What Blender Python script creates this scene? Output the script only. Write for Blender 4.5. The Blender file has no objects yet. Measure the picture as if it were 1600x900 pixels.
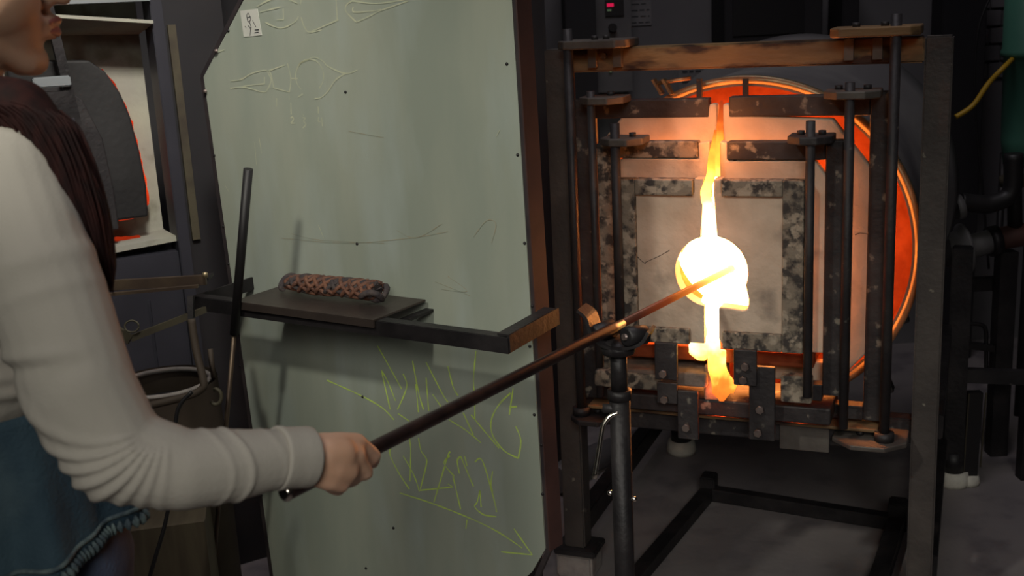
import bpy, bmesh, math, random
import numpy as np
from mathutils import Vector, Matrix, Euler, noise
random.seed(7)
PI = math.pi
scene = bpy.context.scene
C = scene.collection

# ------------------------------------------------------------------ camera
PITCH, ROLL, FPX = .240232677, -.0511727433, 1788.34366
CAM = Vector((0, 0, 1.5))
FWD = Vector((0, math.cos(PITCH), -math.sin(PITCH)))
_U0 = Vector((0, math.sin(PITCH), math.cos(PITCH))); _R0 = Vector((1, 0, 0))
RGT = _R0 * math.cos(ROLL) + _U0 * math.sin(ROLL)
UPV = -_R0 * math.sin(ROLL) + _U0 * math.cos(ROLL)
cd = bpy.data.cameras.new('camera'); cam = bpy.data.objects.new('camera', cd); C.objects.link(cam)
m3 = Matrix((RGT, UPV, -FWD)).transposed()
cam.matrix_world = Matrix.Translation(CAM) @ m3.to_4x4()
cd.sensor_width = 36; cd.lens = FPX / 1600 * 36; cd.clip_start = .05; cd.clip_end = 60
cd.dof.use_dof = True; cd.dof.focus_distance = 2.3; cd.dof.aperture_fstop = 7
scene.camera = cam

# ------------------------------------------------------------------ light
scene.view_settings.view_transform = 'Standard'; scene.view_settings.look = 'None'
scene.view_settings.gamma = 1.0; scene.view_settings.exposure = 0.0
w = bpy.data.worlds.new('world'); scene.world = w; w.use_nodes = True
w.node_tree.nodes['Background'].inputs[0].default_value = (.9, .85, .88, 1)
w.node_tree.nodes['Background'].inputs[1].default_value = .012

def area(name, loc, target, size, power, col, spread=180):
    l = bpy.data.lights.new(name, 'AREA'); l.shape = 'RECTANGLE'; l.size = size[0]; l.size_y = size[1]
    l.energy = power; l.color = col; l.spread = math.radians(spread)
    o = bpy.data.objects.new(name, l); C.objects.link(o); o.location = loc
    o.rotation_euler = (Vector(target) - Vector(loc)).to_track_quat('-Z', 'Y').to_euler()
    return o
def spot(name, loc, target, size, power, col, ang, blend=1.0):
    l = bpy.data.lights.new(name, 'SPOT'); l.shadow_soft_size = size; l.energy = power; l.color = col; l.spot_size = math.radians(ang); l.spot_blend = blend
    o = bpy.data.objects.new(name, l); C.objects.link(o); o.location = loc
    o.rotation_euler = (Vector(target) - Vector(loc)).to_track_quat('-Z', 'Y').to_euler(); return o
def spot(name, loc, target, size, power, col, ang, blend=1.0):
    l = bpy.data.lights.new(name, 'SPOT'); l.shadow_soft_size = size; l.energy = power; l.color = col; l.spot_size = math.radians(ang); l.spot_blend = blend
    o = bpy.data.objects.new(name, l); C.objects.link(o); o.location = loc
    o.rotation_euler = (Vector(target) - Vector(loc)).to_track_quat('-Z', 'Y').to_euler(); return o
spot('ceiling_spot_key', (-1.0, .8, 2.45), (-.10, 2.2, .85), .07, 62, (1, .97, .84), 52, .9)
spot('added_front_fill', (-.15, -2.2, 2.9), (0, 2.2, .42), .8, 330, (1, .97, .88), 36)  # added fill light for the lower board, out of view
area('added_kiln_light', (-.25, 1.2, 2.9), (-1.05, 3.1, 1.25), (.3, .3), 3.6, (1, .95, .85), 45)  # added light to brighten the kiln lining, in place of room ambient
area('added_overhead_fill', (.35, 2.3, 4.1), (.5, 3.4, .0), (1.4, 1.2), 14, (1, .93, .98), 150)  # added overhead fill to lift the floor, wall and furnace tops

# ------------------------------------------------------------------ measuring helpers (photo pixels -> metres)
def ray(x, y): return FWD + RGT * ((x - 800) / FPX) - UPV * ((y - 450) / FPX)
def at(x, y, d): return CAM + ray(x, y) * d
class Frame:
    """an upright local frame: origin on the floor, x along the face, y away, z up"""
    def __init__(s, o, yaw): s.o = Vector(o); s.yaw = yaw; s.u = Vector((math.cos(yaw), -math.sin(yaw), 0)); s.b = Vector((math.sin(yaw), math.cos(yaw), 0))
    def px(s, x, y, t=0):
        d = ray(x, y); k = (t - (CAM - s.o).dot(s.b)) / d.dot(s.b); P = CAM + d * k - s.o
        return Vector((P.dot(s.u), t, P.z))
    def loc(s, p):
        P = Vector(p) - s.o; return Vector((P.dot(s.u), P.dot(s.b), P.z))
    def world(s, p): return s.o + s.u * p[0] + s.b * p[1] + Vector((0, 0, p[2]))

# ------------------------------------------------------------------ materials
def mat(name, base, rough=.6, metal=0, col2=None, scale=8, contrast=(.4, .65), bump=0, bscale=60, emit=None, es=0, detail=6, stretch=(1, 1, 1), col3=None, scale3=25, c3=(.6, .68), spec=.5, bdist=.004):
    m = bpy.data.materials.new(name); m.use_nodes = True; nt = m.node_tree; b = nt.nodes['Principled BSDF']
    b.inputs['Base Color'].default_value = (*base, 1); b.inputs['Roughness'].default_value = rough; b.inputs['Metallic'].default_value = metal
    b.inputs['Specular IOR Level'].default_value = spec
    tc = nt.nodes.new('ShaderNodeTexCoord'); mp = nt.nodes.new('ShaderNodeMapping'); nt.links.new(tc.outputs['Object'], mp.inputs[0]); mp.inputs['Scale'].default_value = stretch
    def ramp(sc, lo, hi, det=detail):
        n = nt.nodes.new('ShaderNodeTexNoise'); n.inputs['Scale'].default_value = sc; n.inputs['Detail'].default_value = det; nt.links.new(mp.outputs[0], n.inputs['Vector'])
        r = nt.nodes.new('ShaderNodeValToRGB'); r.color_ramp.elements[0].position = lo; r.color_ramp.elements[1].position = hi; nt.links.new(n.outputs[0], r.inputs[0]); return r
    out = None
    if col2:
        r = ramp(scale, *contrast); r.color_ramp.elements[0].color = (*base, 1); r.color_ramp.elements[1].color = (*col2, 1); out = r.outputs[0]
    if col3:
        r = ramp(scale3, *c3); mx = nt.nodes.new('ShaderNodeMixRGB'); nt.links.new(r.outputs[0], mx.inputs[0])
        if out: nt.links.new(out, mx.inputs[1])
        else: mx.inputs[1].default_value = (*base, 1)
        mx.inputs[2].default_value = (*col3, 1); out = mx.outputs[0]
    if out: nt.links.new(out, b.inputs['Base Color'])
    if bump:
        n = nt.nodes.new('ShaderNodeTexNoise'); n.inputs['Scale'].default_value = bscale; n.inputs['Detail'].default_value = 5; nt.links.new(mp.outputs[0], n.inputs['Vector'])
        bp = nt.nodes.new('ShaderNodeBump'); bp.inputs['Strength'].default_value = bump; bp.inputs['Distance'].default_value = bdist; nt.links.new(n.outputs[0], bp.inputs['Height']); nt.links.new(bp.outputs[0], b.inputs['Normal'])
    if emit:
        b.inputs['Emission Color'].default_value = (*emit, 1); b.inputs['Emission Strength'].default_value = es
    return m
M = {}
M['black_steel'] = mat('black_steel', (0.0168, 0.015, 0.0168), .5, .3, (0.036, 0.0312, 0.033), 12, bump=.3, bscale=80)
M['dark_steel'] = mat('dark_steel', (0.024, 0.0216, 0.024), .55, .2, (0.045, 0.0408, 0.042), 9, bump=.35, bscale=90, col3=(0.15, 0.138, 0.12), scale3=40, c3=(.68, .76))
M['door_steel'] = mat('door_steel', (0.025, 0.0211, 0.0234), .6, .15, (0.0468, 0.0406, 0.0421), 14, bump=.5, bscale=70, col3=(0.234, 0.2106, 0.1716), scale3=28, c3=(.62, .7))
M['scale_steel'] = mat('scale_steel', (.05, .043, .04), .8, .05, (.24, .2, .155), 38, (.42, .56), bump=1, bscale=55, col3=(.38, .32, .25), scale3=50, c3=(.52, .62))
M['rust_steel'] = mat('rust_steel', (.16, .1, .055), .65, .15, (.3, .18, .08), 7, (.35, .6), bump=.4, bscale=60, col3=(.05, .025, .018), scale3=12, c3=(.5, .6), stretch=(.5, 1, 1.6))
M['post_steel'] = mat('post_steel', (0.0663, 0.0562, 0.053), .6, .15, (0.1014, 0.0858, 0.078), 8, bump=.4, bscale=70, col3=(0.234, 0.2106, 0.1716), scale3=45, c3=(.68, .74))
M['plate_steel'] = mat('plate_steel', (0.0975, 0.0825, 0.075), .55, .3, (0.15, 0.135, 0.12), 15, bump=.3)
M['fibre'] = mat('fibre', (.52, .42, .33), .95, 0, (.62, .51, .41), 14, bump=.7, bscale=50, col3=(.24, .2, .17), scale3=9, c3=(.62, .8), spec=.1)
M['fibre_hot'] = mat('fibre_hot', (.42, .3, .24), .95, 0, (.52, .38, .3), 22, bump=.6, bscale=40, spec=.1)
M['brick'] = mat('brick', (.16, .12, .1), .95, 0, (.26, .2, .17), 25, bump=.8, bscale=60)
M['brass'] = mat('brass', (.45, .36, .22), .4, .7, (.3, .24, .15), 20)
M['bolt'] = mat('bolt', (.3, .24, .22), .4, .7, (.2, .15, .14), 60)
M['chrome'] = mat('chrome', (.75, .7, .62), .18, 1)
M['shell'] = mat('shell', (.12, .115, .12), .6, .1, (.16, .155, .155), 5, bump=.2)
M['sheet'] = mat('sheet', (0.3744, 0.416, 0.3484), .55, .15, (0.4368, 0.468, 0.3848), 3.5, (.38, .62), bump=.12, bscale=14, col3=(0.4784, 0.5408, 0.4992), scale3=4, c3=(.5, .8), stretch=(2.4, 1, .6))
M['board_edge'] = mat('board_edge', (.035, .028, .032), .6, .2, (.07, .055, .055), 10)
M['flange'] = mat('flange', (.055, .028, .026), .6, .1, (.085, .04, .035), 10)
M['chalk_pale'] = mat('chalk_pale', (.62, .63, .45), .95, 0, (.42, .46, .36), 30, (.3, .75), detail=10)
M['chalk_yellow'] = mat('chalk_yellow', (.62, .82, .16), .9, 0, (.46, .58, .2), 45, (.4, .75), detail=10)
M['chalk_orange'] = mat('chalk_orange', (.42, .36, .25), .95, 0, (.33, .36, .29), 40, (.4, .6))
M['paper'] = mat('paper', (.62, .62, .56), .8, 0, (.5, .5, .46), 8)
M['paper_dim'] = mat('paper_dim', (.2, .195, .2), .8, 0, (.16, .155, .16), 8)
M['ink'] = mat('ink', (.04, .04, .045), .8)
M['pipe'] = mat('pipe', (.045, .03, .03), .38, .75, (.085, .05, .045), 20, stretch=(1, 1, 1))
M['shelf'] = mat('shelf', (.085, .065, .058), .4, .55, (.13, .1, .085), 6, bump=.15)
M['skin'] = mat('skin', (.56, .33, .22), .55, 0, (.62, .38, .27), 18, bump=.25, bscale=160, bdist=.0012)
M['skin'].node_tree.nodes['Principled BSDF'].inputs['Subsurface Weight'].default_value = .12
M['skin'].node_tree.nodes['Principled BSDF'].inputs['Subsurface Radius'].default_value = (.012, .005, .003)
M['lip'] = mat('lip', (.35, .12, .10), .4)
M['eye'] = mat('eye', (.7, .68, .65), .2); M['iris'] = mat('iris', (.05, .03, .02), .2)
M['sweater'] = mat('sweater', (.40, .375, .33), .85, 0, (.43, .40, .355), 5, bump=.25, bscale=260, spec=.2, bdist=.002)
M['denim'] = mat('denim', (0.0192, 0.0384, 0.0576), .85, 0, (0.042, 0.0744, 0.096), 9, (.35, .7), bump=.5, bscale=240, spec=.2, col3=(0.09, 0.132, 0.144), scale3=5, c3=(.55, .8))
M['denim_seam'] = mat('denim_seam', (.10, .14, .14), .85, 0, (.035, .055, .07), 60, (.4, .6), bump=.5, bscale=120)
M['jeans'] = mat('jeans', (.06, .08, .14), .85, 0, (.09, .12, .19), 8, bump=.4, bscale=240, spec=.2)
M['hair'] = mat('hair', (.010, .003, .003), .75, 0, (.024, .006, .005), 60, stretch=(1, 1, .15), spec=.15)
M['wall'] = mat('wall', (0.1445, 0.1403, 0.1487), .9, 0, (0.1785, 0.1742, 0.1785), 1.6, bump=.1)
M['dark_paint'] = mat('dark_paint', (0.0135, 0.0126, 0.0158), .7, 0, (0.0203, 0.018, 0.0203), 5)
M['floor'] = mat('floor', (0.216, 0.1958, 0.2025), .62, 0, (0.324, 0.2903, 0.2835), 2.2, (.35, .7), bump=.25, bscale=40, col3=(0.135, 0.1215, 0.135), scale3=6, c3=(.52, .75))
M['green'] = mat('green', (.06, .19, .14), .5, 0, (.08, .24, .17), 4)
M['yellow_hose'] = mat('yellow_hose', (.55, .33, .02), .5)
M['rubber'] = mat('rubber', (0.014, 0.0126, 0.014), .5)
M['pad'] = mat('pad', (.75, .73, .63), .7, 0, (.6, .57, .5), 30)
M['concrete_block'] = mat('concrete_block', (.38, .34, .32), .9, 0, (.28, .25, .24), 30, bump=.6)
M['kiln_lining'] = mat('kiln_lining', (0.357, 0.3485, 0.2975), .9, 0, (0.425, 0.425, 0.34), 9, bump=.4, bscale=40, col3=(0.17, 0.1615, 0.1105), scale3=11, c3=(.55, .75))
M['kiln_grey'] = mat('kiln_grey', (.2, .22, .24), .6, .2, (.26, .28, .29), 4)
M['kiln_door'] = mat('kiln_door', (.014, .013, .014), .7, .1, (.03, .029, .03), 4, bump=.3)
M['kiln_edge'] = mat('kiln_edge', (0.0338, 0.0338, 0.045), .5, .2, (0.045, 0.045, 0.0585), 5)
M['bronze'] = mat('bronze', (0.105, 0.0735, 0.056), .45, .6, (0.175, 0.126, 0.084), 12)
M['olive_steel'] = mat('olive_steel', (0.096, 0.084, 0.054), .6, .3, (0.06, 0.048, 0.036), 14)
M['drum_brown'] = mat('drum_brown', (0.055, 0.0375, 0.0275), .7, .1, (0.08, 0.06, 0.0425), 6)
M['rope'] = mat('rope', (.22, .095, .055), .6, 0, (.09, .04, .03), 60, bump=.8, bscale=200)
M['rope_dark'] = mat('rope_dark', (.05, .04, .045), .85, 0, (.09, .07, .065), 60, bump=.8, bscale=200)
M['wood_box'] = mat('wood_box', (0.119, 0.0945, 0.0595), .8, 0, (0.084, 0.063, 0.042), 5, stretch=(8, 1, 1))

def emis(name, stops, axis='Z', strength=1.0, origin=(0, 0, 0)):
    """glow whose colour follows a fixed local coordinate of the flame itself"""
    m = bpy.data.materials.new(name); m.use_nodes = True; nt = m.node_tree; nt.nodes.clear()
    out = nt.nodes.new('ShaderNodeOutputMaterial'); e = nt.nodes.new('ShaderNodeEmission'); nt.links.new(e.outputs[0], out.inputs[0])
    tc = nt.nodes.new('ShaderNodeTexCoord'); sp = nt.nodes.new('ShaderNodeSeparateXYZ'); nt.links.new(tc.outputs['Object'], sp.inputs[0])
    lo, hi = stops[0][0], stops[-1][0]
    mr = nt.nodes.new('ShaderNodeMapRange'); mr.inputs[1].default_value = lo; mr.inputs[2].default_value = hi; nt.links.new(sp.outputs[axis], mr.inputs[0])
    n = nt.nodes.new('ShaderNodeTexNoise'); n.inputs['Scale'].default_value = 30; nt.links.new(tc.outputs['Object'], n.inputs['Vector'])
    ma = nt.nodes.new('ShaderNodeMath'); ma.operation = 'MULTIPLY_ADD'; ma.inputs[1].default_value = .12; nt.links.new(n.outputs[0], ma.inputs[0]); 
    sb = nt.nodes.new('ShaderNodeMath'); sb.operation = 'SUBTRACT'; sb.inputs[1].default_value = .06; nt.links.new(mr.outputs[0], sb.inputs[0]); nt.links.new(sb.outputs[0], ma.inputs[2])
    cr = nt.nodes.new('ShaderNodeValToRGB'); els = cr.color_ramp.elements
    while len(els) > 1: els.remove(els[-1])
    for i, (p, c) in enumerate(stops):
        q = (p - lo) / (hi - lo)
        el = els[0] if i == 0 else els.new(q)
        el.position = q; el.color = (*[v / 12 for v in c], 1)
    nt.links.new(ma.outputs[0], cr.inputs[0]); nt.links.new(cr.outputs[0], e.inputs[0]); e.inputs[1].default_value = 12 * strength
    return m

# ------------------------------------------------------------------ mesh helpers
class MB:
    def __init__(s): s.bm = bmesh.new()
    def box(s, c0, c1, rot=None, bevel=0):
        (x0, y0, z0), (x1, y1, z1) = c0, c1
        n0 = len(s.bm.verts)
        vs = [s.bm.verts.new((x, y, z)) for x in (x0, x1) for y in (y0, y1) for z in (z0, z1)]
        fs = [s.bm.faces.new([vs[i] for i in q]) for q in ((0, 1, 3, 2), (4, 6, 7, 5), (0, 4, 5, 1), (2, 3, 7, 6), (0, 2, 6, 4), (1, 5, 7, 3))]
        bmesh.ops.recalc_face_normals(s.bm, faces=fs)
        if bevel:
            es = {e for f in fs for e in f.edges}
            bmesh.ops.bevel(s.bm, geom=list(es), offset=bevel, segments=2, affect='EDGES', clamp_overlap=True)
        return s
    def bar(s, p, q, w, h=None, up=(0, 0, 1), bevel=0):
        """rectangular bar from p to q"""
        p = Vector(p); q = Vector(q); h = h or w; d = (q - p).normalized(); upv = Vector(up)
        if abs(d.dot(upv)) > .95: upv = Vector((0, 1, 0))
        sd = d.cross(upv).normalized(); u2 = sd.cross(d)
        ring = [(-w / 2, -h / 2), (w / 2, -h / 2), (w / 2, h / 2), (-w / 2, h / 2)]
        a = [s.bm.verts.new(p + sd * x + u2 * y) for x, y in ring]; b = [s.bm.verts.new(q + sd * x + u2 * y) for x, y in ring]
        fs = [s.bm.faces.new([a[i], a[(i + 1) % 4], b[(i + 1) % 4], b[i]]) for i in range(4)] + [s.bm.faces.new(a[::-1]), s.bm.faces.new(b)]
        bmesh.ops.recalc_face_normals(s.bm, faces=fs)
        if bevel: bmesh.ops.bevel(s.bm, geom=list({e for f in fs for e in f.edges}), offset=bevel, segments=1, affect='EDGES', clamp_overlap=True)
        return s
    def tube(s, pts, r, n=14, cap=True):
        pts = [Vector(p) for p in pts]; rs = r if isinstance(r, (list, tuple)) else [r] * len(pts)
        rings = []; ref = None
        for i, p in enumerate(pts):
            d = (pts[min(i + 1, len(pts) - 1)] - pts[max(i - 1, 0)])
            d = d.normalized() if d.length > 1e-9 else Vector((0, 0, 1))
            if ref is None: ref = d.orthogonal().normalized()
            ref = (ref - d * ref.dot(d)); ref = ref.normalized() if ref.length > 1e-6 else d.orthogonal().normalized()
            b = d.cross(ref)
            rings.append([s.bm.verts.new(p + (ref * math.cos(2 * PI * k / n) + b * math.sin(2 * PI * k / n)) * rs[i]) for k in range(n)])
        for i in range(len(rings) - 1):
            for k in range(n):
                f = s.bm.faces.new([rings[i][k], rings[i][(k + 1) % n], rings[i + 1][(k + 1) % n], rings[i + 1][k]]); f.smooth = True
        if cap: s.bm.faces.new(rings[0][::-1]); s.bm.faces.new(rings[-1])
        return s
    def cyl(s, p, q, r, n=20): return s.tube([p, q], r, n)
    def lathe(s, prof, c=(0, 0, 0), axis='Y', n=64, close=False):
        """prof: (r, h) pairs turned about an axis through c"""
        c = Vector(c); rings = []
        for r, h in prof:
            ring = []
            for k in range(n):
                a = 2 * PI * k / n; x, y = r * math.cos(a), r * math.sin(a)
                v = {'Y': (x, h, y), 'Z': (x, y, h), 'X': (h, x, y)}[axis]
                ring.append(s.bm.verts.new(c + Vector(v)))
            rings.append(ring)
        for i in range(len(rings) - 1 + (1 if close else 0)):
            a, b = rings[i], rings[(i + 1) % len(rings)]
            for k in range(n):
                f = s.bm.faces.new([a[k], a[(k + 1) % n], b[(k + 1) % n], b[k]]); f.smooth = True
        return s
    def poly(s, pts, off):
        """flat polygon (list of 3D points) extruded by vector off"""
        off = Vector(off); a = [s.bm.verts.new(Vector(p)) for p in pts]; b = [s.bm.verts.new(Vector(p) + off) for p in pts]; n = len(a)
        fs = [s.bm.faces.new(a[::-1]), s.bm.faces.new(b)] + [s.bm.faces.new([a[i], a[(i + 1) % n], b[(i + 1) % n], b[i]]) for i in range(n)]
        bmesh.ops.recalc_face_normals(s.bm, faces=fs); return s
    def ribbon(s, pts, wdt, nrm, th=.0006):
        pts = [Vector(p) for p in pts]; nrm = Vector(nrm)
        L = []; R_ = []
        for i, p in enumerate(pts):
            d = (pts[min(i + 1, len(pts) - 1)] - pts[max(i - 1, 0)]).normalized(); sd = d.cross(nrm).normalized()
            ww = wdt * (.75 + .5 * noise.noise(p * 60))
            L.append(s.bm.verts.new(p + sd * ww / 2 + nrm * th)); R_.append(s.bm.verts.new(p - sd * ww / 2 + nrm * th))
        for i in range(len(pts) - 1): s.bm.faces.new([L[i], L[i + 1], R_[i + 1], R_[i]])
        return s
    def build(s, name, m, parent=None, bevel=0, smooth=False):
        bmesh.ops.recalc_face_normals(s.bm, faces=s.bm.faces)
        me = bpy.data.meshes.new(name); s.bm.to_mesh(me); s.bm.free()
        o = bpy.data.objects.new(name, me); C.objects.link(o)
        for mm in (m if isinstance(m, (list, tuple)) else [m]): me.materials.append(mm)
        if parent: o.parent = parent
        if bevel:
            md = o.modifiers.new('b', 'BEVEL'); md.width = bevel; md.segments = 2; md.limit_method = 'ANGLE'
        if smooth:
            for p in me.polygons: p.use_smooth = True
        return o
def thing(name, label, cat, loc=(0, 0, 0), rz=0, group=None):
    o = bpy.data.objects.new(name, None); C.objects.link(o); o.location = loc; o.rotation_euler = (0, 0, rz); o.empty_display_size = .1
    o['label'] = label; o['category'] = cat
    if group: o['group'] = group
    return o
def tag(o, label, cat, group=None):
    o['label'] = label; o['category'] = cat
    if group: o['group'] = group
    return o
def lab(o, l): o['label'] = l; return o
def struct(o): o['kind'] = 'structure'; return o
def smooth_path(pts, k=6):
    pts = [Vector(p) for p in pts]; out = []
    for i in range(len(pts) - 1):
        p0 = pts[max(i - 1, 0)]; p1 = pts[i]; p2 = pts[i + 1]; p3 = pts[min(i + 2, len(pts) - 1)]
        for j in range(k):
            t = j / k
            out.append(.5 * ((2 * p1) + (p2 - p0) * t + (2 * p0 - 5 * p1 + 4 * p2 - p3) * t * t + (3 * p1 - p0 - 3 * p2 + p3) * t ** 3))
    out.append(pts[-1]); return out

# ------------------------------------------------------------------ the room
struct(MB().box((-2.6, -5.5, -.1), (3.6, 4.9, 0)).build('floor', M['floor']))
struct(MB().box((-2.6, 4.75, 0), (3.6, 4.9, 4.3)).build('wall_back', M['wall']))
struct(MB().box((-2.75, -5.5, 0), (-2.6, 4.9, 4.3)).build('wall_left', M['dark_paint']))
struct(MB().box((3.6, -5.5, 0), (3.75, 4.9, 4.3)).build('wall_right', M['wall']))
struct(MB().box((-2.75, -5.65, 0), (3.75, -5.5, 4.3)).build('wall_front', M['wall']))
struct(MB().box((-2.75, -5.65, 4.3), (3.75, 4.9, 4.4)).build('ceiling', M['dark_paint']))

# ------------------------------------------------------------------ glory hole furnace
GO = Vector((.105747, 2.827313, 0)); GY = .391743258
G = Frame(GO, GY)
gh = thing('glory_hole_furnace', 'glory hole furnace with nested doors around a white-hot opening in a square steel frame', 'furnace', GO, -GY)
W, H = .928, 1.396; PW = .058
def part(mb, name, m, parent=gh, **k): return mb.build(name, m, parent, **k)
part(MB().box((0, 0, .085), (PW, .06, H), bevel=.004), 'frame_post', M['post_steel'])
part(MB().box((W - PW, 0, .085), (W, .06, H), bevel=.004), 'frame_post', M['post_steel'])
lab(part(MB().box((PW, -.003, H - .056), (W - PW, .057, H), bevel=.004), 'top_beam', M['rust_steel']), 'rusty scorched top beam')
part(MB().box((.065, .90, .085), (.065 + PW, .96, .75), bevel=.004), 'rear_post', M['black_steel'])
part(MB().box((W - PW + .06, .86, .085), (W + .06, .92, .75), bevel=.004), 'rear_post', M['black_steel'])
part(MB().box((.005, .06, .10), (.05, .90, .16), bevel=.003), 'side_rail', M['black_steel'])
part(MB().box((W - .05, .06, .10), (W + .01, .86, .16), bevel=.003), 'side_rail', M['black_steel'])
part(MB().box((.005, .06, .60), (.05, .90, .65), bevel=.003), 'side_rail', M['black_steel'])
part(MB().box((W - .05, .06, .46), (W + .01, .86, .52), bevel=.003), 'side_rail', M['black_steel'])
part(MB().box((.05, .03, .455), (W - .05, .075, .515), bevel=.003), 'cross_rail', M['door_steel'])
for (s, t, m_) in ((.03, .03, 'concrete_block'), (W - .03, .03, 'concrete_block'), (.095, .93, 'pad'), (W + .03, .89, 'pad')):
    if m_ == 'concrete_block':
        part(MB().box((s - .055, t - .05, .068), (s + .06, t + .05, .085), bevel=.003), 'foot_plate', M['dark_steel'])
        part(MB().box((s - .05, t - .045, 0), (s + .05, t + .045, .068), bevel=.006), 'foot_block', M['concrete_block'])
    else:
        part(MB().cyl((s, t, .045), (s, t, .11), .034), 'foot_cup', M['rubber'])
        part(MB().lathe([(.0, 0), (.046, 0), (.05, .012), (.044, .045), (0, .047)], (s, t, 0), 'Z', 32), 'foot_pad', M['pad'])

# drum
DC = (.469, 0, .907); R1 = .405
def dl(prof, name, m, n=96, **k): return part(MB().lathe(prof, DC, 'Y', n), name, m, **k)
dl([(R1 - .018, .07), (R1, .07), (R1, .12), (R1, .74), (R1 + .055, .80), (R1 + .066, 1.0), (R1 - .06, 1.05), (0, 1.05)], 'drum_shell', M['shell'])
lab(dl([(R1 - .012, .075), (R1 - .012, .066), (R1 + .006, .066), (R1 + .006, .10), (R1, .10)], 'drum_rim', M['brass']), 'pale brassy rim band')
M['firelight_red'] = mat('firelight_red', (.17, .038, .016), .95, 0, (.24, .06, .025), 22, bump=.6, bscale=40, spec=.1)  # red of the firelight put into the base colour of lining and sill
lab(dl([(R1 - .012, .07), (R1 - .02, .15), (.24, .15), (.22, .17), (.22, .95), (.22, 1.0)], 'drum_lining', M['firelight_red']), 'fire-lit fibre lining')
glow = emis('chamber_glow', [(0, (52, 16, 3.4)), (1, (52, 16, 3.4))], 'Y', 1)
lab(dl([(.205, .20), (.205, .9), (0, .9)], 'heat_chamber', glow, 48), 'white-hot inside of the chamber')
# drum cradle
for s0 in (.14, .80):
    part(MB().bar((s0, .2, .52), (DC[0] + (s0 - DC[0]) * .86, .2, .63), .04, .04), 'drum_saddle', M['black_steel'])
    part(MB().bar((s0, .85, .52), (DC[0] + (s0 - DC[0]) * .86, .85, .63), .04, .04), 'drum_saddle', M['black_steel'])
# clamp lug on rim
a = 2.02
q = Vector((DC[0] + (R1 + .008) * math.cos(a), .06, DC[2] + (R1 + .008) * math.sin(a)))
ln = MB(); nd = Vector((math.cos(a), 0, math.sin(a)))
for dx in (-.012, .012):
    ln.bar(q + Vector((dx, 0, 0)), q + nd * .04 + Vector((dx - .004, 0, 0)), .006, .03, (0, 1, 0))
ln.cyl(q + nd * .03 + Vector((-.01, 0, 0)), q + nd * .03 + Vector((.07, 0, .01)), .005, 10)
part(ln, 'rim_clamp', M['brass'])
for px_ in ((1093, 138), (1165, 138)):
    p = G.px(*px_, .05); part(MB().bar((p.x, .05, p.z - .022), (p.x, .05, p.z + .022), .012, .012), 'guide_pin', M['dark_steel'])

# door builder ---------------------------------------------------
def hinge_rod(s, t, z0, z1, r=.010):
    part(MB().cyl((s, t, z0), (s, t, z1), r, 16), 'hinge_rod', M['dark_steel'])
def bracket(s0, s1, t0, t1, z, th=.014, bolts=(), m='plate_steel'):
    b = part(MB().box((s0, t0, z), (s1, t1, z + th), bevel=.0), 'hinge_bracket', M[m], bevel=.005)
    for s, t in bolts: part(MB().cyl((s, t, z + th), (s, t, z + th + .008), .009, 6), 'bracket_bolt', M['dark_steel'], parent=b)
    return b
def door(parent_label, steel, bars, panels, pins, tf, m='door_steel'):
    d = bpy.data.objects.new('door', None); C.objects.link(d); d.parent = gh; lab(d, parent_label)
    f = MB()
    for (s0, z0, s1, z1) in bars: f.box((s0, tf, z0), (s1, tf + .035, z1))
    f.build('door_bar', M[m], d, bevel=.003)
    for pts, t0, th in panels:
        MB().poly([(s, t0, z) for s, z in pts], (0, th, 0)).build('fibre_panel', M['fibre'], d, bevel=.004)
    for (s, z0, z1) in pins: MB().cyl((s, tf + .012, z0), (s, tf + .012, z1), .0055, 8).build('door_pin', M['black_steel'], d)
    return d
# outer pair
HC = Vector((.434, 0, .893)); HR = .083
def arc(cx, cz, r, a0, a1, n=12): return [(cx + r * math.cos(a0 + (a1 - a0) * i / n), cz + r * math.sin(a0 + (a1 - a0) * i / n)) for i in range(n + 1)]
door('left outer door', None, [(.082, .525, .130, 1.279), (.130, 1.232, .408, 1.275), (.130, .525, .30, .56)],
     [([(.426, 1.262), (.426, 1.15), (.20, 1.15), (.165, 1.11), (.165, .70), (.20, .66), (.40, .66), (.40, .61), (.20, .61), (.125, .69), (.125, 1.15), (.20, 1.235), (.405, 1.235), (.41, 1.262)], -.028, .03)],
     [(.362, 1.19, 1.235)], -.03, 'door_steel')
door('right outer door', None, [(.764, .525, .812, 1.283), (.455, 1.232, .764, 1.278), (.60, .525, .764, .56)],
     [([(.441, 1.262), (.441, 1.15), (.68, 1.15), (.715, 1.11), (.715, .70), (.68, .66), (.47, .66), (.47, .61), (.70, .61), (.77, .69), (.77, 1.115), (.685, 1.225), (.457, 1.235), (.455, 1.262)], -.028, .03)],
     [(.479, 1.19, 1.235)], -.03, 'door_steel')
# middle pair
door('left middle door, scaled and pale', None, [(.155, .60, .204, 1.18), (.204, 1.146, .395, 1.184), (.155, .585, .33, .625)],
     [([(.422, 1.184), (.422, 1.05), (.23, 1.05), (.23, .70), (.165, .70), (.165, 1.10), (.215, 1.145), (.396, 1.145), (.396, 1.18)], -.086, .03)],
     [(.345, 1.10, 1.147)], -.09, 'scale_steel')
door('right middle door', None, [(.678, .60, .735, 1.185), (.462, 1.142, .678, 1.183), (.59, .585, .678, .625)],
     [([(.445, 1.184), (.445, 1.05), (.62, 1.05), (.62, .70), (.70, .70), (.70, 1.08), (.655, 1.14), (.462, 1.14), (.462, 1.18)], -.086, .03)],
     [(.478, 1.10, 1.145)], -.09, 'door_steel')
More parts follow.
